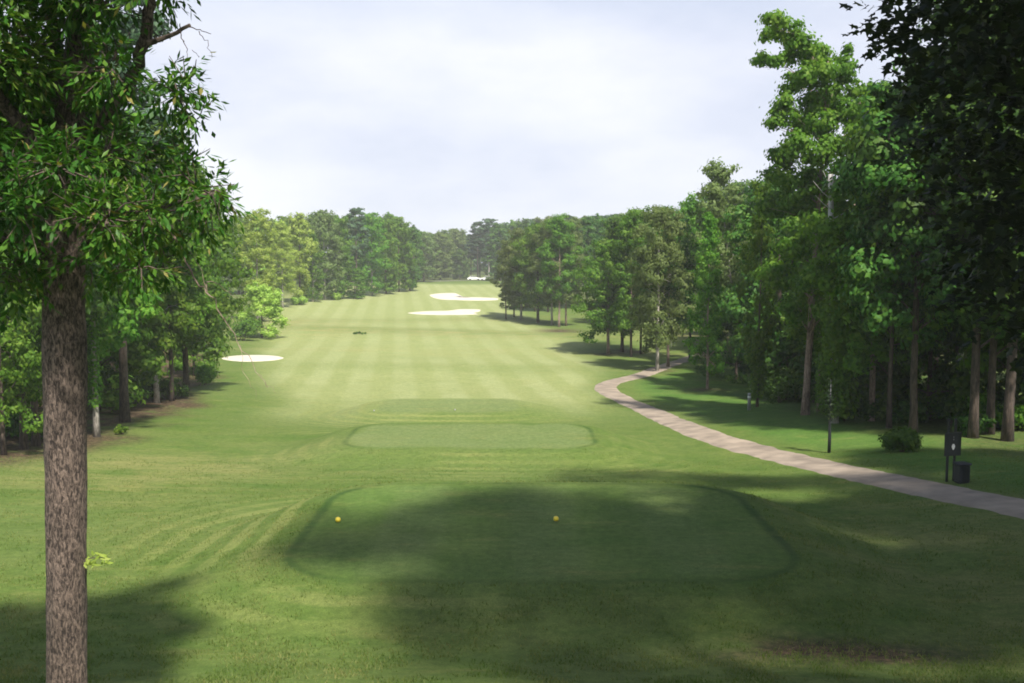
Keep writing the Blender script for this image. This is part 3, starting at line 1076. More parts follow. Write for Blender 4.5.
def spray_crown(rng, blobs, per, n_leaf, twig_len, leaf, w, star=False, droop=0.55, wood=None):
    """twigs spread through the boughs, each with a fan of leaves"""
    C, Nn, T = [], [], []
    for bx, by, bz, r in blobs:
        n = max(6, int(per * r * r))
        d = unit(rng, n)
        p = d * r * (rng.random((n, 1)) ** 0.45) * np.array([1, 1, 0.85]) + np.array([bx, by, bz])
        dirs = 0.9 * d + 0.55 * unit(rng, n)
        dirs[:, 2] -= 0.12
        dirs /= np.linalg.norm(dirs, axis=1, keepdims=True)
        for j in range(n_leaf):
            f_ = (j + 0.5) / n_leaf
            base = p + dirs * twig_len * f_ * (0.8 + 0.4 * rng.random((n, 1)))
            base[:, 2] -= 0.25 * twig_len * f_ ** 2
            side = unit(rng, n)
            side -= dirs * (side * dirs).sum(1, keepdims=True)
            side /= np.linalg.norm(side, axis=1, keepdims=True) + 1e-9
            t_ = dirs * (0.55 + 0.6 * f_) + side * 0.85
            t_[:, 2] -= droop * (0.5 + rng.random(n))
            t_ /= np.linalg.norm(t_, axis=1, keepdims=True)
            up = np.array([0, 0, 1.0]) + 0.55 * unit(rng, n)
            nn = up - t_ * (up * t_).sum(1, keepdims=True)
            C.append(base + t_ * leaf * 0.5)
            Nn.append(nn)
            T.append(t_)
        if wood is not None:
            for q in range(0, n, 3):
                e = p[q] + dirs[q] * twig_len
                s = p[q] * 0.45 + np.array([bx, by, bz]) * 0.55
                wood.tube(np.stack([s, p[q], e]), [0.009, 0.006, 0.003], 4, cap=False)
    C, Nn, T = map(np.concatenate, (C, Nn, T))
    if star:
        return star_mesh('crown', C, Nn, T, leaf, rng)
    return leaves_mesh('crown', C, Nn, leaf, w, rng, tan=T, fold=True)


def pxblobs(lst, dist, org, rng, dspread):
    res = []
    for px, py, rp in lst:
        d = dist + rng.uniform(-dspread, dspread)
        p = at(px, py, d) - org
        res.append((p[0], p[1], p[2], rp * d / F))
    return res


lst = []
for yy in range(-230, 300, 44):
    left, right = -130, np.interp(yy, [-230, -100, 0, 30, 50, 75, 120, 160, 200, 225, 250, 280, 300], [110, 120, 112, 90, 84, 140, 150, 168, 196, 190, 168, 120, 95])
    for xx in np.arange(left, right - 10, 46):
        if yy > 250:
            continue
        lst.append((xx + rng.uniform(-14, 14), yy + rng.uniform(-12, 12), rng.uniform(26, 38)))
for yy in range(-720, -430, 60):  # unseen top boughs, added for their shade on the slope
    for xx in np.arange(40, 310 - 60 * (yy < -640), 60):
        lst.append((xx + rng.uniform(-16, 16), yy + rng.uniform(-16, 16), rng.uniform(34, 46)))
for yy in range(-430, -90, 50):      # unseen upper crown, widened to shade the lower left slope
    for xx in np.arange(120, np.interp(yy, [-430, -250, -90], [240, 270, 150]), 46):
        lst.append((xx + rng.uniform(-12, 12), yy + rng.uniform(-12, 12), rng.uniform(30, 40)))
    for xx in np.arange(-100, 120, 60):
        lst.append((xx + rng.uniform(-12, 12), yy + rng.uniform(-12, 12), rng.uniform(30, 40)))
lst += [(150, -6, 12), (165, -14, 14), (172, 86, 16), (188, 80, 13), (178, 95, 18), (197, 186, 20), (215, 190, 14), (205, 205, 18), (178, 140, 16), (182, 225, 18), (160, 262, 16),
        (140, 268, 16), (60, 262, 20), (88, 264, 18), (30, 258, 22), (10, 270, 20), (-10, 285, 22), (25, 282, 14), (120, 272, 14), (185, 160, 10), (196, 120, 9)]
blobs = pxblobs(lst, OAKD - 0.1, ob, rng, 0.95)
tw = MB()
ocm = spray_crown(rng, blobs, 900, 9, 0.24, 0.102, 0.036, droop=0.35, wood=tw)
link('crown', ocm, M['leaf_oak'], oak)
tw.build('twigs', M['bark_brown'], oak)
# leafy sprig low on the trunk
sp = at(85, 560, OAKD - 0.05) - ob
sgm = MB()
sgm.tube(np.array([sp, sp + [0.09, -.02, .03], sp + [0.2, -.03, .03]]), [0.006, .004, .002], 5)
sg = sgm.build('sprig', M['bark_brown'], oak)
n = 26
cpos = sp + np.stack([rng.uniform(0.02, 0.24, n), rng.uniform(-.08, .05, n), rng.uniform(-.04, .07, n)], 1)
nn = np.tile([0.0, -0.5, 1.0], (n, 1)) + 0.6 * unit(rng, n)
link('leaves', leaves_mesh('leaves', cpos, nn, 0.085, 0.04, rng, fold=True), M['leaf_yellow'], sg)

# ---- hero 2: the dark tree that overhangs on the right (and shades the tee)
rng = np.random.default_rng(202)
def near_shade_tree(base, lst_, dist, dsp, extra, label, leaf=0.19, per=70, group='large trees framing the tee', name='sweetgum_tree', H_=21, r0=0.28):
    o = tag(empty(name, base), label, 'tree', group)
    bl = pxblobs(lst_, dist, base, rng, dsp) + extra
    wood = MB()
    cm = spray_crown(rng, bl, per, 6, 0.5, leaf, leaf, star=True, droop=0.3, wood=None)
    link('crown', cm, M['leaf_shade_darkened'], o)
    tm = trunk_mesh(rng, H_, r0, H_ * 0.95, bl, sides=14, limbs=34)
    link('trunk', tm, M['bark_brown'], o)
    return o


bs = g3(12.4, 16.6)
lst = []
for yy in range(-150, 330, 46):
    left = np.interp(yy, [-150, 0, 30, 60, 90, 130, 180, 240, 300, 330], [900, 898, 915, 935, 935, 935, 942, 960, 985, 1010])
    for xx in np.arange(left + 30, 1120, 58):
        lst.append((xx + rng.uniform(-14, 14), yy + rng.uniform(-14, 14), rng.uniform(34, 50)))
lst += [(884, 4, 14), (893, 22, 14), (902, 36, 12), (916, 40, 14), (926, 58, 12), (912, 92, 14), (925, 110, 16), (908, 12, 18), (930, 20, 20), (940, 150, 18), (922, 84, 9), (895, 45, 8)]
extra = []
for i in range(90):
    a, q = rng.uniform(0, 6.28), rng.random()
    zz = 7 + 14 * q
    rr = (5.0 + 3.6 * smooth01(12, 15, zz)) * math.sqrt(rng.random())
    x_, y_ = math.cos(a) * rr, math.sin(a) * rr
    rb = rng.uniform(1.0, 1.6)
    # visible outlying boughs are skipped; unseen high ones are spread to shade the tee
    wy_, wx_, wz_ = bs[1] + y_, bs[0] + x_, bs[2] + zz
    if (wz_ - CAMZ - rb * 1.3) / wy_ < 0.30 and (wx_ - rb * 1.3) / wy_ < 0.425:
        continue
    extra.append((x_, y_, zz, rb))
near_shade_tree(bs, lst, 16.2, 2.2, extra, 'dark shaded tree overhanging the top right corner in front of the wood', per=66)

# ---- hero 3: tall irregular tree on the right skyline
rng = np.random.default_rng(303)
tp = gnd(805, 415)
lst = [(775, 22, 13), (788, 32, 14), (770, 35, 10), (800, 45, 15), (762, 62, 11), (775, 60, 9), (790, 55, 12), (815, 58, 16), (828, 70, 17), (845, 68, 13), (848, 50, 7),
       (805, 75, 14), (790, 85, 12), (812, 98, 18), (835, 95, 18), (856, 90, 10), (785, 110, 14), (775, 122, 11), (800, 125, 17), (825, 122, 18), (850, 115, 16), (872, 100, 16),
       (885, 92, 12), (888, 112, 14), (868, 125, 16), (895, 128, 10), (800, 150, 18), (782, 158, 15), (826, 150, 18), (852, 148, 18), (880, 148, 18), (900, 150, 12), (780, 178, 16),
       (806, 185, 17), (860, 182, 19), (890, 182, 18), (775, 205, 18), (800, 215, 18), (845, 235, 15), (870, 220, 20), (900, 220, 20), (790, 240, 20), (820, 250, 20), (855, 258, 18), (885, 255, 20),
       (778, 275, 18), (810, 285, 18), (845, 290, 18), (880, 290, 18), (795, 308, 14), (825, 312, 14)]
bl = pxblobs(lst, tp[1] + 0.3, tp, rng, 2.2)
tall = tag(empty('sweetgum_tree', tp), 'tallest tree of the right wood, ragged crown breaking the skyline, pinkish slim trunk', 'tree', 'trees along the right wood edge')
c_, n_ = blob_leaves(rng, bl, 1250, 11, 1.0, 0.30)
link('crown', leaves_mesh('crown', c_, n_, 0.24, 0.16, rng), M['leaf_bright'], tall)
topz = at(815, 60, tp[1])[2] - tp[2]
tmm = trunk_mesh(rng, topz, 0.21, topz, bl, sides=12, lean=(0.9, 0.3), wob_=0.012, limbs=46, flare=1.4)
link('trunk', tmm, M['bark_pink'], tall)
FRONT.append((tp[0] / tp[1], tp[1], 'the tallest pink-trunked tree', tp))

# ---- dead snag in front of it
spg = gnd(835, 423)
sn = tag(empty('dead_tree', spg), 'pale dead broken trunk with short bare twigs amid the tall green crown', 'tree')
mb = MB()
hz_ = at(831, 174, spg[1])[2] - spg[2]
lx = at(831, 174, spg[1])[0] - spg[0]
mb.tube([(0, 0, -.2), (lx * .3, .05, hz_ * .3), (lx * .7, .1, hz_ * .65), (lx, .05, hz_)], [0.20, 0.17, 0.15, 0.13], 9)
link('trunk', mb.mesh('trunk', True), M['bark_bleached'], sn)
mb = MB()
for zf, dx, dz in ((.90, -1.0, 0.9), (.86, -0.9, 0.7), (.95, -0.5, 0.8), (.82, 0.9, 0.6)):
    mb.tube([(lx * zf, .05, hz_ * zf), (lx * zf + dx * .5, -.1, hz_ * zf + dz * .4), (lx * zf + dx, -.2, hz_ * zf + dz)], [0.035, .025, .01], 5)
link('bare_twigs', mb.mesh('bare_twigs'), M['bark_bleached'], sn)


# ---- ivy or leaves climbing a trunk
def ivy(root, h0, h1, r, n_, leaf, seed, lean=(0, 0), H_=20):
    rg_ = np.random.default_rng(seed)
    z = rg_.uniform(h0, h1, n_)
    a = rg_.uniform(0, 6.28, n_)
    rad = r * (0.6 + 0.9 * rg_.random(n_) ** 2) * (0.6 + 0.8 * vnoise(z * 1.3, a, seed))
    c0 = np.stack([np.cos(a) * rad + lean[0] * z / H_, np.sin(a) * rad + lean[1] * z / H_, z], 1)
    nn_ = np.stack([np.cos(a), np.sin(a), np.full(n_, .4)], 1) + .5 * unit(rg_, n_)
    link('ivy', leaves_mesh('ivy', c0, nn_, leaf, leaf * .75, rg_), M['leaf_mid'], root)


ivy(sn, 0.4, at(831, 224, spg[1])[2] - spg[2], 0.75, 8000, 0.22, 8)
RG = 'trees along the right wood edge'
LG = 'trees along the left wood edge'
# ---- right wood, front row, near to far
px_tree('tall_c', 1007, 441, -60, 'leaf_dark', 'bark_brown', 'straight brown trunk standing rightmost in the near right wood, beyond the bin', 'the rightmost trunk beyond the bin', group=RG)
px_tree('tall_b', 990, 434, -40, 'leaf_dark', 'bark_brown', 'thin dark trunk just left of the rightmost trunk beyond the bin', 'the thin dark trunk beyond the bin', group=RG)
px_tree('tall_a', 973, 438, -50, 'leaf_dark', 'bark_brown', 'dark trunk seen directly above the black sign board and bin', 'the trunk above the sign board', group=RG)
px_tree('tall_c', 913, 433, 60, 'leaf_dark', 'bark_brown', 'thick grey brown trunk rising behind the round bush', 'the thick trunk behind the bush', group=RG)
px_tree('tall_b', 889, 428, 120, 'leaf_mid', 'bark_brown', 'slim shaded trunk between the thick trunk and its left neighbour, behind the bush', 'the slim trunk by the bush', group=RG)
px_tree('tall_a', 871, 421, 95, 'leaf_bright', 'bark_pink', 'brown trunk with a sunlit streak, left of the round bush', 'the sun-streaked trunk', group=RG)
r_, p_ = px_tree('tall_b', 819, 411, 170, 'leaf_bright', 'bark_pink', 'ivy-clad slim trunk just right of the pink tall trunk', 'the ivy-clad slim trunk', group=RG)
ivy(r_, 0.5, 7, 0.22, 900, 0.17, 5)
r_, p_ = px_tree('slim_a', 757, 407, 180, 'leaf_mid', 'bark_brown', 'dark leafy tree clothed to the ground beside the grey post', 'the leafy tree by the grey post', half=24, group=RG)
ivy(r_, 0.6, 5, 0.45, 1500, 0.2, 6)
# the leaning pale trunk
lp = gnd(741, 371)
r_ = put_tree('tall_b', lp, at(722, 160, lp[1])[2] - lp[2], 'leaf_olive', 'bark_pale', 'tree with a pale trunk leaning to the left, behind the small slender tree', group=RG, rz=0.0, tilt=(0, -0.13), width=0.9)
FRONT.append((lp[0] / lp[1], lp[1], 'the leaning pale trunk', lp))
px_tree('slim_b', 707, 389, 212, 'leaf_bright', 'bark_pink', 'slender small tree standing alone in the grass right of the path bend', 'the slender lone tree', half=24, group=RG)
px_tree('tall_a', 690, 361, 198, 'leaf_mid', 'bark_brown', 'bright green tree behind the slender lone tree at the wood edge', 'the bright tree behind the slender one', half=32, group=RG)
px_tree('round_b', 657, 371, 206, 'leaf_olive', 'bark_pale', 'broad full tree on a pale trunk by the bend of the path', 'the broad tree by the path bend', half=36, group=RG)
px_tree('tall_c', 668, 367, 212, 'leaf_dark', 'bark_pink', 'brown trunk tight behind the pale trunk at the path bend', 'the brown trunk at the path bend', half=32, group=RG)
px_tree('tall_b', 641, 354, 208, 'leaf_dark', 'bark_brown', 'dark-leaved tree between the path bend trunk and the trunks to its left', 'the dark tree left of the path bend', half=28, group=RG)
px_tree('tall_a', 631, 357, 213, 'leaf_mid', 'bark_brown', 'third trunk from the left in the middle clump by the path', 'the third trunk of the middle clump', half=28, group=RG)
px_tree('round_a', 622, 352, 216, 'leaf_dark', 'bark_brown', 'dark brown trunk, second from the left in the middle clump', 'the second trunk of the middle clump', half=36, group=RG)
px_tree('round_b', 608, 354, 240, 'leaf_mid', 'bark_pink', 'low spreading tree on a pinkish trunk, leftmost of the middle clump by the path', 'the leftmost tree of the middle clump', half=34, group=RG)
# right, farther clump
CG = 'trees of the clump at the fairway right edge'
px_tree('tall_b', 566, 326, 222, 'leaf_olive', 'bark_pink', 'rightmost pink trunk of the four in the far right clump', 'the rightmost far clump tree', half=24, group=CG)
px_tree('tall_c', 559, 327, 216, 'leaf_mid', 'bark_pink', 'pink trunk second from the right in the far right clump', 'the second far clump tree', half=24, group=CG)
px_tree('tall_a', 552, 325, 221, 'leaf_olive', 'bark_pale', 'paler trunk third from the right in the far right clump', 'the third far clump tree', half=25, group=CG)
px_tree('round_a', 538, 323, 224, 'leaf_mid', 'bark_brown', 'wide crowned tree in the middle of the far right clump', 'the wide far clump tree', half=30, group=CG)
px_tree('round_b', 521, 320, 228, 'leaf_olive', 'bark_pale', 'wide pale green tree with low boughs, second from left in the far clump', 'the low-boughed far clump tree', half=26, group=CG)
px_tree('slim_a', 506, 319, 246, 'leaf_olive', 'bark_brown', 'slim bronze green tree at the left tip of the far right clump', 'the slim tree at the clump tip', half=13, group=CG)
px_tree('slim_b', 514, 317, 236, 'leaf_mid', 'bark_brown', 'narrow tree close behind the slim tree at the clump tip', 'the narrow tree at the clump tip', half=15, group=CG)

# ---- left wood, near to far
px_tree('tall_a', 24, 449, 60, 'leaf_mid', 'bark_brown', 'shaded trunk at the left picture edge, left of the close oak', 'the shaded trunk at the left edge', group=LG)
px_tree('round_b', 4, 455, 250, 'leaf_mid', 'bark_brown', 'low leafy tree filling the left picture edge behind the close oak', 'the low left-edge tree', half=52, group=LG)
px_tree('tall_c', 36, 446, 90, 'leaf_dark', 'bark_brown', 'slim trunk peeping out just left of the close oak trunk', 'the slim trunk by the oak', group=LG)
r_, p_ = px_tree('tall_b', 97, 437, 70, 'leaf_bright', 'bark_pale', 'ivy-covered pale trunk nearest to the close oak on its right', 'the ivy-covered left trunk', group=LG)
ivy(r_, 1.5, 8, 0.32, 1300, 0.17, 7)
px_tree('pine_a', 125, 422, -40, 'leaf_pine', 'bark_brown', 'tall straight brown pine trunk with no low boughs in the left wood', 'the straight left pine', name='pine_tree', group=LG)
px_tree('tall_a', 157, 403, 120, 'leaf_bright', 'bark_pale', 'stout pale trunk right of the straight pine in the left wood', 'the stout pale left trunk', group=LG)
px_tree('tall_b', 172, 401, 130, 'leaf_bright', 'bark_brown', 'thin dark trunk just right of the stout pale trunk', 'the thin dark left trunk', group=LG)
px_tree('round_b', 186, 391, 165, 'leaf_mid', 'bark_brown', 'deep green tree between the thin dark trunk and the bushy edge tree', 'the deep green left tree', group=LG)
px_tree('low_a', 194, 376, 270, 'leaf_bright', 'bark_brown', 'bushy low tree sweeping to the ground beside the near left bunker', 'the bushy tree by the bunker', half=34, group=LG)
px_tree('round_a', 205, 352, 204, 'leaf_bright', 'bark_brown', 'full tree on the left edge, behind the bushy tree by the bunker', 'the full tree behind the bunker', half=36, group=LG)
px_tree('low_a', 262, 338, 284, 'leaf_yellow', 'bark_brown', 'low yellow green thicket tree in front of the bright pale trees', 'the yellow green thicket', half=28, group=LG)
px_tree('tall_a', 258, 322, 211, 'leaf_yellow', 'bark_pale', 'bright yellow green tree with a white trunk, tallest of the pale pair', 'the bright yellow green tree', half=24, group=LG)
px_tree('tall_b', 283, 308, 222, 'leaf_yellow', 'bark_pale', 'slim yellow green tree with a white trunk standing out on the fairway edge', 'the slim yellow green tree', half=17, group=LG)
FG = 'trees of the far left row'
far_row = [
    ('far_b', 300, 304, 214, 'leaf_yellow', 'bark_brown', 'pale green tree heading the far left row, nearest the yellow green trees', 20),
    ('far_a', 313, 302, 232, 'leaf_mid', 'bark_pale', 'short bright tree on a pale trunk early in the far left row', 14),
    ('far_b', 325, 300, 211, 'leaf_olive', 'bark_pale', 'tall olive tree with a pale trunk in the far left row', 20),
    ('far_a', 340, 299, 216, 'leaf_mid', 'bark_brown', 'round mid green tree in the middle of the far left row', 20),
    ('far_pine', 357, 297, 207, 'leaf_pine', 'bark_brown', 'dark pine poking highest above the far left row', 15),
    ('far_a', 355, 299, 268, 'leaf_mid', 'bark_pale', 'low bushy tree under the dark pine of the far left row', 15),
    ('far_b', 372, 296, 214, 'leaf_bright', 'bark_pale', 'green tree just right of the dark pine in the far left row', 19),
    ('far_a', 386, 294, 217, 'leaf_bright', 'bark_brown', 'wide green tree third from the right end of the far left row', 19),
    ('far_b', 399, 292, 218, 'leaf_bright', 'bark_brown', 'upright green tree second from the right end of the far left row', 17),
    ('far_a', 410, 291, 226, 'leaf_dark', 'bark_brown', 'dark tree closing the right end of the far left row', 16),
]
for (k, px, py, top, lf, bk, lab, hf), sh in zip(far_row, ('far row first pale tree', 'far row short bright tree', 'far row tall olive tree', 'far row round tree', 'far row pine', 'far row low bushy tree', 'far row tree right of its pine', 'far row wide tree', 'far row upright tree', 'far row end tree')):
    px_tree(k, px, py, top, lf, bk, lab, 'the ' + sh, half=hf, group=FG, name='pine_tree' if 'pine' in k else 'hardwood_tree')
EG = 'trees at the far end of the hole'
far_end = [
    ('far_b', 424, 282, 232, 'leaf_olive', 'bark_brown', 'pale olive tree left of the dark round tree at the far end', 17),
    ('far_a', 440, 280, 233, 'leaf_olive', 'bark_brown', 'hazy olive tree behind and left of the dark round far tree', 18),
    ('low_a', 460, 279.5, 250, 'leaf_dark', 'bark_brown', 'dark round bushy tree standing left of the white cars', 14),
    ('far_b', 456, 277.5, 229, 'leaf_olive', 'bark_brown', 'pale tree whose top shows above the dark round bushy tree', 17),
    ('far_pine', 478, 279, 221, 'leaf_pine', 'bark_pink', 'left of the two tall dark pines over the white cars', 13),
    ('far_pine', 489, 280, 218, 'leaf_pine', 'bark_pale', 'right and taller of the two dark pines over the white cars', 15),
    ('far_b', 500, 281, 224, 'leaf_dark', 'bark_brown', 'dark hazy tree right of the two tall far pines', 16),
    ('far_a', 516, 280, 221, 'leaf_mid', 'bark_brown', 'far tree behind the tip of the right clump', 18),
]
for (k, px, py, top, lf, bk, lab, hf), sh in zip(far_end, ('pale olive far end tree', 'hazy olive far end tree', 'dark round far end tree', 'pale far end tree', 'left tall far pine', 'right tall far pine', 'dark hazy far end tree', 'far tree at the clump tip')):
    px_tree(k, px, py, top, lf, bk, lab, 'the ' + sh, half=hf, group=EG, name='pine_tree' if 'pine' in k else 'hardwood_tree')

# ---- trees behind the front rows: every one its own object, described by the front tree it stands behind
ORD = ['first', 'second', 'third', 'fourth', 'fifth', 'sixth', 'seventh', 'eighth', 'ninth', 'tenth', 'eleventh', 'twelfth', 'thirteenth', 'fourteenth']
BACK = []


def back(key, x, y, Ht, leaf, width=1.0, kind='hardwood', bark='bark_brown', where='wood'):
    BACK.append((key, x, y, Ht, leaf, width, kind, bark, where))


brng = np.random.default_rng(55)
NEARK = ['tall_a', 'tall_b', 'tall_c', 'round_a']
# right wood depth
for x in np.arange(19, 62, 6.0):
    for y in np.arange(46, 150, 8.5):
        xx, yy = x + brng.uniform(-2.2, 2.2) + max(0, (y - 100)) * .05, y + brng.uniform(-3, 3)
        lim = np.interp(yy, [40, 50, 66, 84, 104, 150], [23, 21, 20, 18, 16, 14])
        if xx < lim or xx / yy > 0.62:
            continue
        if xx > lim + 20 and brng.random() < 0.45:
            continue
        if 0.06 < xx / yy < 0.215 and yy > 84:
            continue
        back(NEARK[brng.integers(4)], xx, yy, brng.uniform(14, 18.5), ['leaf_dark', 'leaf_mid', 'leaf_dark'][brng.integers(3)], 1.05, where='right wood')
# left wood depth
for x in np.arange(-24, -66, -6.5):
    for y in np.arange(48, 200, 11):
        xx, yy = x + brng.uniform(-2.2, 2.2), y + brng.uniform(-4, 4)
        lim = np.interp(yy, [48, 60, 75, 90, 105, 130, 160, 210], [-24, -26, -30, -34, -39, -45, -50, -56])
        if xx > lim or xx / yy < -0.60 or xx < lim - 22:
            continue
        back(NEARK[brng.integers(4)], xx, yy, brng.uniform(15, 19), ['leaf_mid', 'leaf_olive', 'leaf_dark'][brng.integers(3)], 1.05, where='left wood')
for x, y in ((-27, 50), (-31, 56), (-34, 63), (-26, 62), (-30, 72), (-38, 76), (-36, 88), (-42, 66)):
    back('low_a', x, y, brng.uniform(7, 10), ['leaf_dark', 'leaf_mid'][brng.integers(2)], 1.1, where='left wood')
for x, y in ((22, 52), (27, 49), (31, 54), (26, 58), (21, 62), (34, 62), (20, 72), (27, 70), (25, 82), (19.5, 86), (24, 95)):
    back('low_a', x, y, brng.uniform(6, 9), 'leaf_dark', 1.1, where='right wood')
# far left wood behind the row, far end, right far
for px in np.arange(236, 425, 9.5):
    d = np.interp(px, [236, 300, 420], [205, 262, 325]) + brng.uniform(0, 22)
    x = (px - 512 + brng.uniform(-3, 3)) / F * d
    top = brng.uniform(213, 222) if px < 405 else 230
    if px < 292:
        top = brng.uniform(213, 220)
    h_ = at(px, top, d)[2] - float(height(x, d))
    back(['far_a', 'far_b', 'far_b'][brng.integers(3)], x, d, h_, ['leaf_mid', 'leaf_olive', 'leaf_yellow' if px < 290 else 'leaf_mid'][brng.integers(3)], 1.0, where='far left wood')
for px in np.arange(408, 640, 9.0):
    d = brng.uniform(352, 420) if px < 520 else brng.uniform(230, 330)
    x = (px - 512) / F * d
    top = np.interp(px, [408, 430, 450, 470, 500, 530, 560, 580, 600, 640], [233, 231, 231, 233, 223, 220, 216, 214, 216, 212]) + brng.uniform(-2, 3)
    h_ = at(px, top, d)[2] - float(height(x, d))
    pn = brng.random() < (0.45 if px > 470 else 0.2)
    back('far_pine' if pn else ['far_a', 'far_b'][brng.integers(2)], x, d, h_, 'leaf_pine' if pn else ['leaf_dark', 'leaf_mid', 'leaf_olive'][brng.integers(3)], 1.0,
         'pine' if pn else 'hardwood', where='far wood')
# a second, unbroken line closing the far end
for px in np.arange(414, 535, 8.0):
    d = brng.uniform(425, 470)
    x = (px - 512) / F * d
    h_ = at(px, 236 + brng.uniform(-2, 4), d)[2] - float(height(x, d))
    back(['far_a', 'far_b'][brng.integers(2)], x, d, h_, ['leaf_dark', 'leaf_mid', 'leaf_olive'][brng.integers(3)], 1.35, where='far wood')
for px in np.arange(535, 745, 13):
    d = brng.uniform(175, 215) if px < 620 else brng.uniform(150, 185)
    x = (px - 512) / F * d
    top = np.interp(px, [535, 580, 640, 700, 745], [226, 219, 213, 205, 180]) + brng.uniform(-3, 6)
    h_ = at(px, top, d)[2] - float(height(x, d))
    back(NEARK[brng.integers(4)], x, d, h_, ['leaf_dark', 'leaf_mid', 'leaf_olive'][brng.integers(3)], 1.0, where='right wood')

SHADE = {'leaf_dark': 'dark green', 'leaf_mid': 'mid green', 'leaf_olive': 'olive green', 'leaf_yellow': 'yellow green', 'leaf_pine': 'blackish green'}
count = {}
for (key, x, y, Ht, leaf, width, kind, bark, where) in sorted(BACK, key=lambda q: q[2]):
    cand = [f for f in FRONT if f[1] < y - 1] or FRONT
    fr_ = min(cand, key=lambda f: abs(f[0] - x / y) * F + 0.02 * abs(f[1] - y))
    nm = fr_[2]
    count[nm] = count.get(nm, 0) + 1
    k = count[nm]
    nm2 = nm if nm.startswith('the ') else 'the ' + nm
    w_ = nm2.split()
    lab = '%s %s, %s in line behind %s' % (SHADE[leaf], 'pine' if kind == 'pine' else 'tree', ORD[min(k - 1, 13)], nm2)
    put_tree(key, g3(x, y), Ht, leaf, bark, lab, name='pine_tree' if kind == 'pine' else 'hardwood_tree', group='trees deep in the ' + where, width=width)

# ---- trees beside and behind the viewer that throw the shade over the tee
for x, y, Ht, wd_, lab in ((13.5, 5.0, 22, 1.1, 'tall tree beyond the right picture edge, nearest the viewer, shading the lower slope'),
                           (20.5, 11.5, 25, 1.2, 'tall tree beyond the right picture edge, behind the dark overhanging tree'),
                           (23, 26, 20, 1.35, 'tall tree beyond the right picture edge, across the path from the bin')):
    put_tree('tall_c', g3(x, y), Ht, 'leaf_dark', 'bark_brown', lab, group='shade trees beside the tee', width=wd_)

put_tree('shade_a', g3(7.8, 6.6), 25, 'leaf_dark', 'bark_brown', 'tall high-crowned tree beside the viewer, just beyond the right picture edge, shading the nearest tee', group='shade trees beside the tee', width=1.05)
put_tree('shade_a', g3(9.5, 1.8), 24, 'leaf_dark', 'bark_brown', 'tall high-crowned tree beside the viewer, farthest out of the picture, shading the bottom slope', group='shade trees beside the tee')
# ------------------------------------------------------------------ bushes
def bush(px, py, wpx, hpx, leaf, label, seed, dens=420, lf=0.14, name='bush', group=None):
    p = gnd(px, py)
    rg_ = np.random.default_rng(seed)
    w_, h_ = wpx * p[1] / F / 2, hpx * p[1] / F
    bl_ = []
    for i in range(12):
        a = rg_.uniform(0, 6.28)
        k = math.sqrt(rg_.random()) * .62
        bl_.append((math.cos(a) * k * w_, math.sin(a) * k * w_, h_ * rg_.uniform(.25, .68), h_ * rg_.uniform(.28, .4)))
    c__, n__ = blob_leaves(rg_, bl_, dens / max(0.3, h_ * h_ * 0.3), 9, .8, .33)
    c__[:, 2] = np.abs(c__[:, 2]) + 0.02
    o = tag(empty(name, p), label, 'bush', group)
    link('foliage', leaves_mesh('foliage', c__, n__, lf, lf * .6, rg_), M[leaf], o)
    mb_ = MB()
    for bx, by, bz, r in bl_[:8]:
        mb_.tube([(bx * .1, by * .1, -.05), (bx * .5, by * .5, bz * .5), (bx, by, bz)], [.02, .014, .006], 5)
    mb_.build('stems', M['bark_brown'], o)
    return o


bush(903, 452, 42, 25, 'leaf_dark', 'round dark green bush in the grass left of the sign board', 81, dens=1300)
bush(776, 400, 22, 26, 'leaf_dark', 'small dark shrub between the leafy tree and the pink tall trunk', 82)
bush(845, 421, 30, 14, 'leaf_dark', 'low shrub at the wood edge behind the thin dark sapling', 83)
bush(122, 434, 26, 9, 'leaf_bright', 'low bright sprouting plant at the foot of the straight pine', 84)
bush(181, 398, 14, 14, 'leaf_dark', 'small dark shrub at the foot of the thin dark left trunk', 85)
bush(205, 385, 26, 22, 'leaf_mid', 'leafy shrub hanging over the grass before the bushy left tree', 86, lf=.2)
bush(244, 341, 30, 26, 'leaf_mid', 'rounded shrub between the near left bunker and the yellow green thicket', 87, lf=.3)
bush(298, 305, 26, 10, 'leaf_yellow', 'low yellow green shrub at the foot of the far left row', 88, lf=.4)
bush(336, 300, 18, 9, 'leaf_yellow', 'small bright shrub midway along the foot of the far left row', 89, lf=.4)
bush(490, 281, 12, 5, 'leaf_olive', 'low brownish shrub right of the white cars', 90, lf=.4)
bush(360, 334, 20, 2, 'leaf_dark', 'dark low strip of plants out on the middle of the fairway', 91, lf=.3)
# undergrowth inside the woods
urng = np.random.default_rng(66)
ug = [('right wood, beyond the bin', 968, 1030, 428, 435), ('right wood, behind the round bush', 860, 960, 418, 426), ('right wood, behind the pink tall trunk', 770, 860, 396, 405),
      ('left wood, left of the close oak', -10, 40, 432, 440), ('left wood, behind the straight pine', 85, 170, 398, 404)]
for wh, x0, x1, y0, y1 in ug:
    for i in range(5):
        bush(x0 + (x1 - x0) * (i + .5) / 5, urng.uniform(y0, y1) - (4 if i % 2 else 0), urng.uniform(34, 50), urng.uniform(22, 44), ['leaf_dark', 'leaf_mid'][i % 2],
             '%s shaded shrub, %s from left in the %s' % (['broad', 'tall', 'thin', 'loose', 'dense'][i], ORD[i], wh), 300 + i + x0, name='shrub', group='undergrowth of the woods', dens=300, lf=.2)

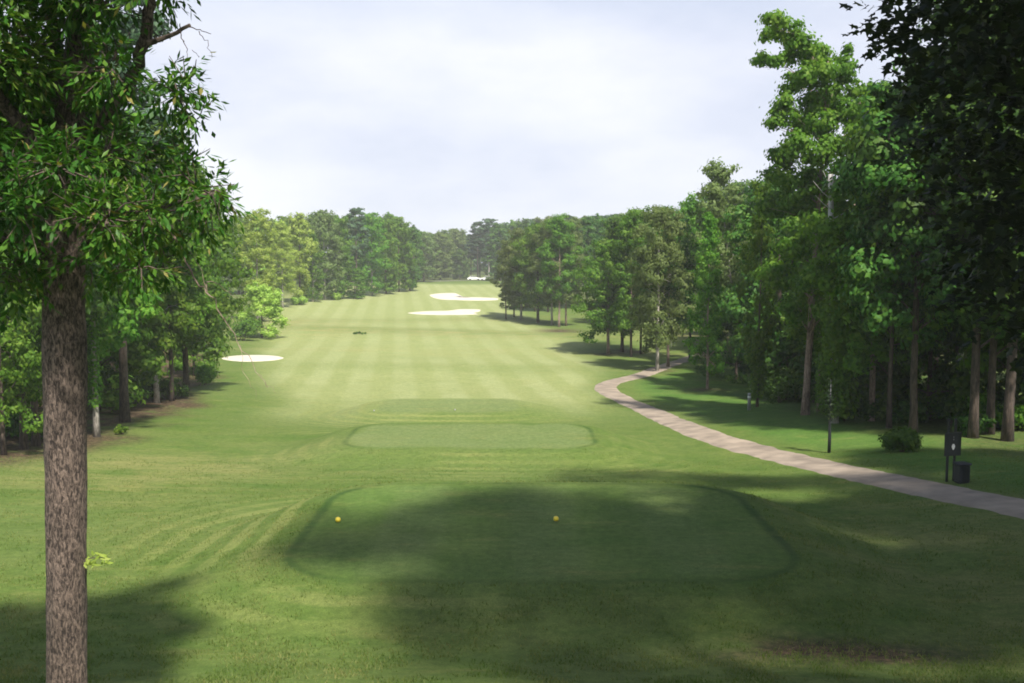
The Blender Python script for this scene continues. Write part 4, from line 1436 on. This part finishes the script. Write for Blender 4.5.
# ------------------------------------------------------------------ course furniture
p = gnd(951, 481.5)
sg_ = tag(empty('sign_board', p, 0.25), 'black sign board on two tall posts beside the cart path', 'sign')
for sx in (-0.135, 0.135):
    q = MB()
    q.box((sx, 0.05, 1.0), (0.07, 0.07, 2.1), 0.012)
    q.lathe([(0.045, 2.05), (0.05, 2.07), (0.02, 2.11), (0.004, 2.12)], (sx, 0.05, 0), 10)
    q.build('post', M['black'], sg_)
q = MB()
q.box((0, -0.01, 1.26), (0.62, 0.04, 0.78), 0.012)
bd = q.build('board', M['black'], sg_)
q = MB()
for z_ in (0.885, 1.635):
    q.box((0, -0.036, z_), (0.62, 0.014, 0.03), 0.004)
for x_ in (-0.295, 0.295):
    q.box((x_, -0.036, 1.26), (0.03, 0.014, 0.716), 0.004)
q.build('board_frame', M['black'], bd)
q = MB()
k = 14
ring_ = [(0.012 + 0.062 * math.cos(a) * (1 - 0.45 * max(0, -math.sin(a))), 1.17 + 0.105 * math.sin(a)) for a in np.linspace(0, 2 * math.pi, k, endpoint=False)]
q.prism(ring_, -0.040, -0.033)
q.build('emblem', M['white'], bd)
q = MB()
q.box((0.02, -0.036, 1.50), (0.02, 0.006, 0.05))
q.box((0.02, -0.036, 1.42), (0.02, 0.006, 0.05))
q.build('lettering', M['grey'], bd)

p = gnd(961.5, 483)
bn = tag(empty('trash_bin', p, 0.2), 'black square trash bin at the foot of the sign board', 'bin')
q = MB()
v = []
for z_, hw_ in ((0.04, .165), (0.60, .20)):
    v.append((z_, hw_))
q.box((0, 0, 0.33), (0.38, 0.38, 0.58), 0.05)
q.build('body', M['black_plastic'], bn, False)
q = MB()
q.box((0, 0, 0.645), (0.44, 0.44, 0.06), 0.05)
q.build('rim', M['black_plastic'], bn)
q = MB()
q.box((0, 0, 0.02), (0.34, 0.34, 0.04), 0.03)
q.build('base', M['black'], bn)
q = MB()
for x_ in (-.12, -.06, 0, .06, .12):
    q.box((x_, -.194, .33), (.025, .012, .5))
q.build('slats', M['black'], bn)

# thin dark sapling on a black stem
p = gnd(829, 453)
sp_ = tag(empty('sapling', p), 'thin dark sapling with a black bare stem, alone in the grass above the path', 'tree')
mb = MB()
mb.tube([(0, 0, -.1), (0.01, 0, .7), (-.01, .01, 1.5), (0, 0, 3.2)], [.075, .07, .055, .02], 9)
link('trunk', mb.mesh('trunk', True), M['black'], sp_)
rg2 = np.random.default_rng(404)
bl_ = [(rg2.uniform(-.1, .1), rg2.uniform(-.1, .1), 1.65 + i * .2, .26 - .012 * i) for i in range(9)]
c__, n__ = blob_leaves(rg2, bl_, 900, 8, .9, .4)
link('crown', leaves_mesh('crown', c__, n__, .11, .07, rg2), M['leaf_shade_darkened'], sp_)

# grey marker post in front of the leafy tree
p = gnd(749, 410)
gp = tag(empty('marker_post', p), 'short weathered grey post in front of the leafy tree', 'post')
q = MB()
q.lathe([(.10, -.1), (.10, 1.0), (.085, 1.06), (.03, 1.09)], (0, 0, 0), 14)
q.build('shaft', M['grey'], gp, True)
q = MB()
q.lathe([(.107, .78), (.107, .90)], (0, 0, 0), 14)
q.build('band', M['white'], gp)

# tee markers
def marker(px, py, mm, r, label, grp):
    p_ = gnd(px, py)
    o = tag(empty('tee_marker', p_), label, 'tee marker', grp)
    a = np.linspace(-1.35, 1.5, 12)
    q_ = MB()
    q_.lathe([(r * math.cos(t_), r * 1.05 + r * math.sin(t_)) for t_ in a], (0, 0, 0), 18)
    q_.build('ball', mm, o, True)
    q_ = MB()
    q_.lathe([(r * .25, -.06), (r * .25, r * .09)], (0, 0, 0), 8)
    q_.build('spike', M['grey'], o)


marker(338, 523, M['yellow'], .068, 'left yellow ball marker near the left edge of the nearest tee', 'yellow tee markers')
marker(556, 522, M['yellow'], .068, 'right yellow ball marker in the middle of the nearest tee', 'yellow tee markers')
marker(374, 411.5, M['grey'], .045, 'small pale ball marker at the left end of the third tee', 'pale tee markers')
marker(455, 410.5, M['grey'], .045, 'small pale ball marker midway along the third tee', 'pale tee markers')

# two white cars parked behind the green
def car(x, y, rz, label):
    o = tag(empty('parked_car', g3(x, y) + np.array([0, 0, .08]), rz), label, 'car', 'white cars parked behind the green')
    q_ = MB()
    q_.prism([(-2.2, .32), (-2.25, .75), (-1.9, .92), (-1.15, .98), (1.0, .98), (1.9, .88), (2.25, .66), (2.2, .32)], -.86, .86)
    q_.prism([(-1.75, .965), (-1.1, 1.44), (.25, 1.47), (1.05, .965)], -.72, .72)
    bdy = q_.build('body', M['white'], o)
    q_ = MB()
    for s_ in (-1, 1):
        q_.prism([(-1.45, 1.02), (-1.02, 1.38), (-.42, 1.40), (-.42, 1.02)], s_ * .725 - .006, s_ * .725 + .006)
        q_.prism([(-.34, 1.02), (-.34, 1.40), (.2, 1.41), (.82, 1.02)], s_ * .725 - .006, s_ * .725 + .006)
    q_.build('side_windows', M['glass'], o)
    for sx in (-1.35, 1.4):
        for sy in (-.80, .80):
            w__ = MB()
            a = np.linspace(0, 2 * math.pi, 18, endpoint=False)
            w__.prism([(sx + .32 * math.cos(t_), .32 + .32 * math.sin(t_)) for t_ in a], sy - .1, sy + .1)
            w__.build('wheel', M['rubber'], o)
    return o


gx = at(474, 277, 337)[0]
car(gx, 337, 0.06, 'white car parked left of the tall pine trunks at the far end')
car(gx + 4.3, 337.6, 2.9, 'white car half hidden by the pine trunks at the far end')
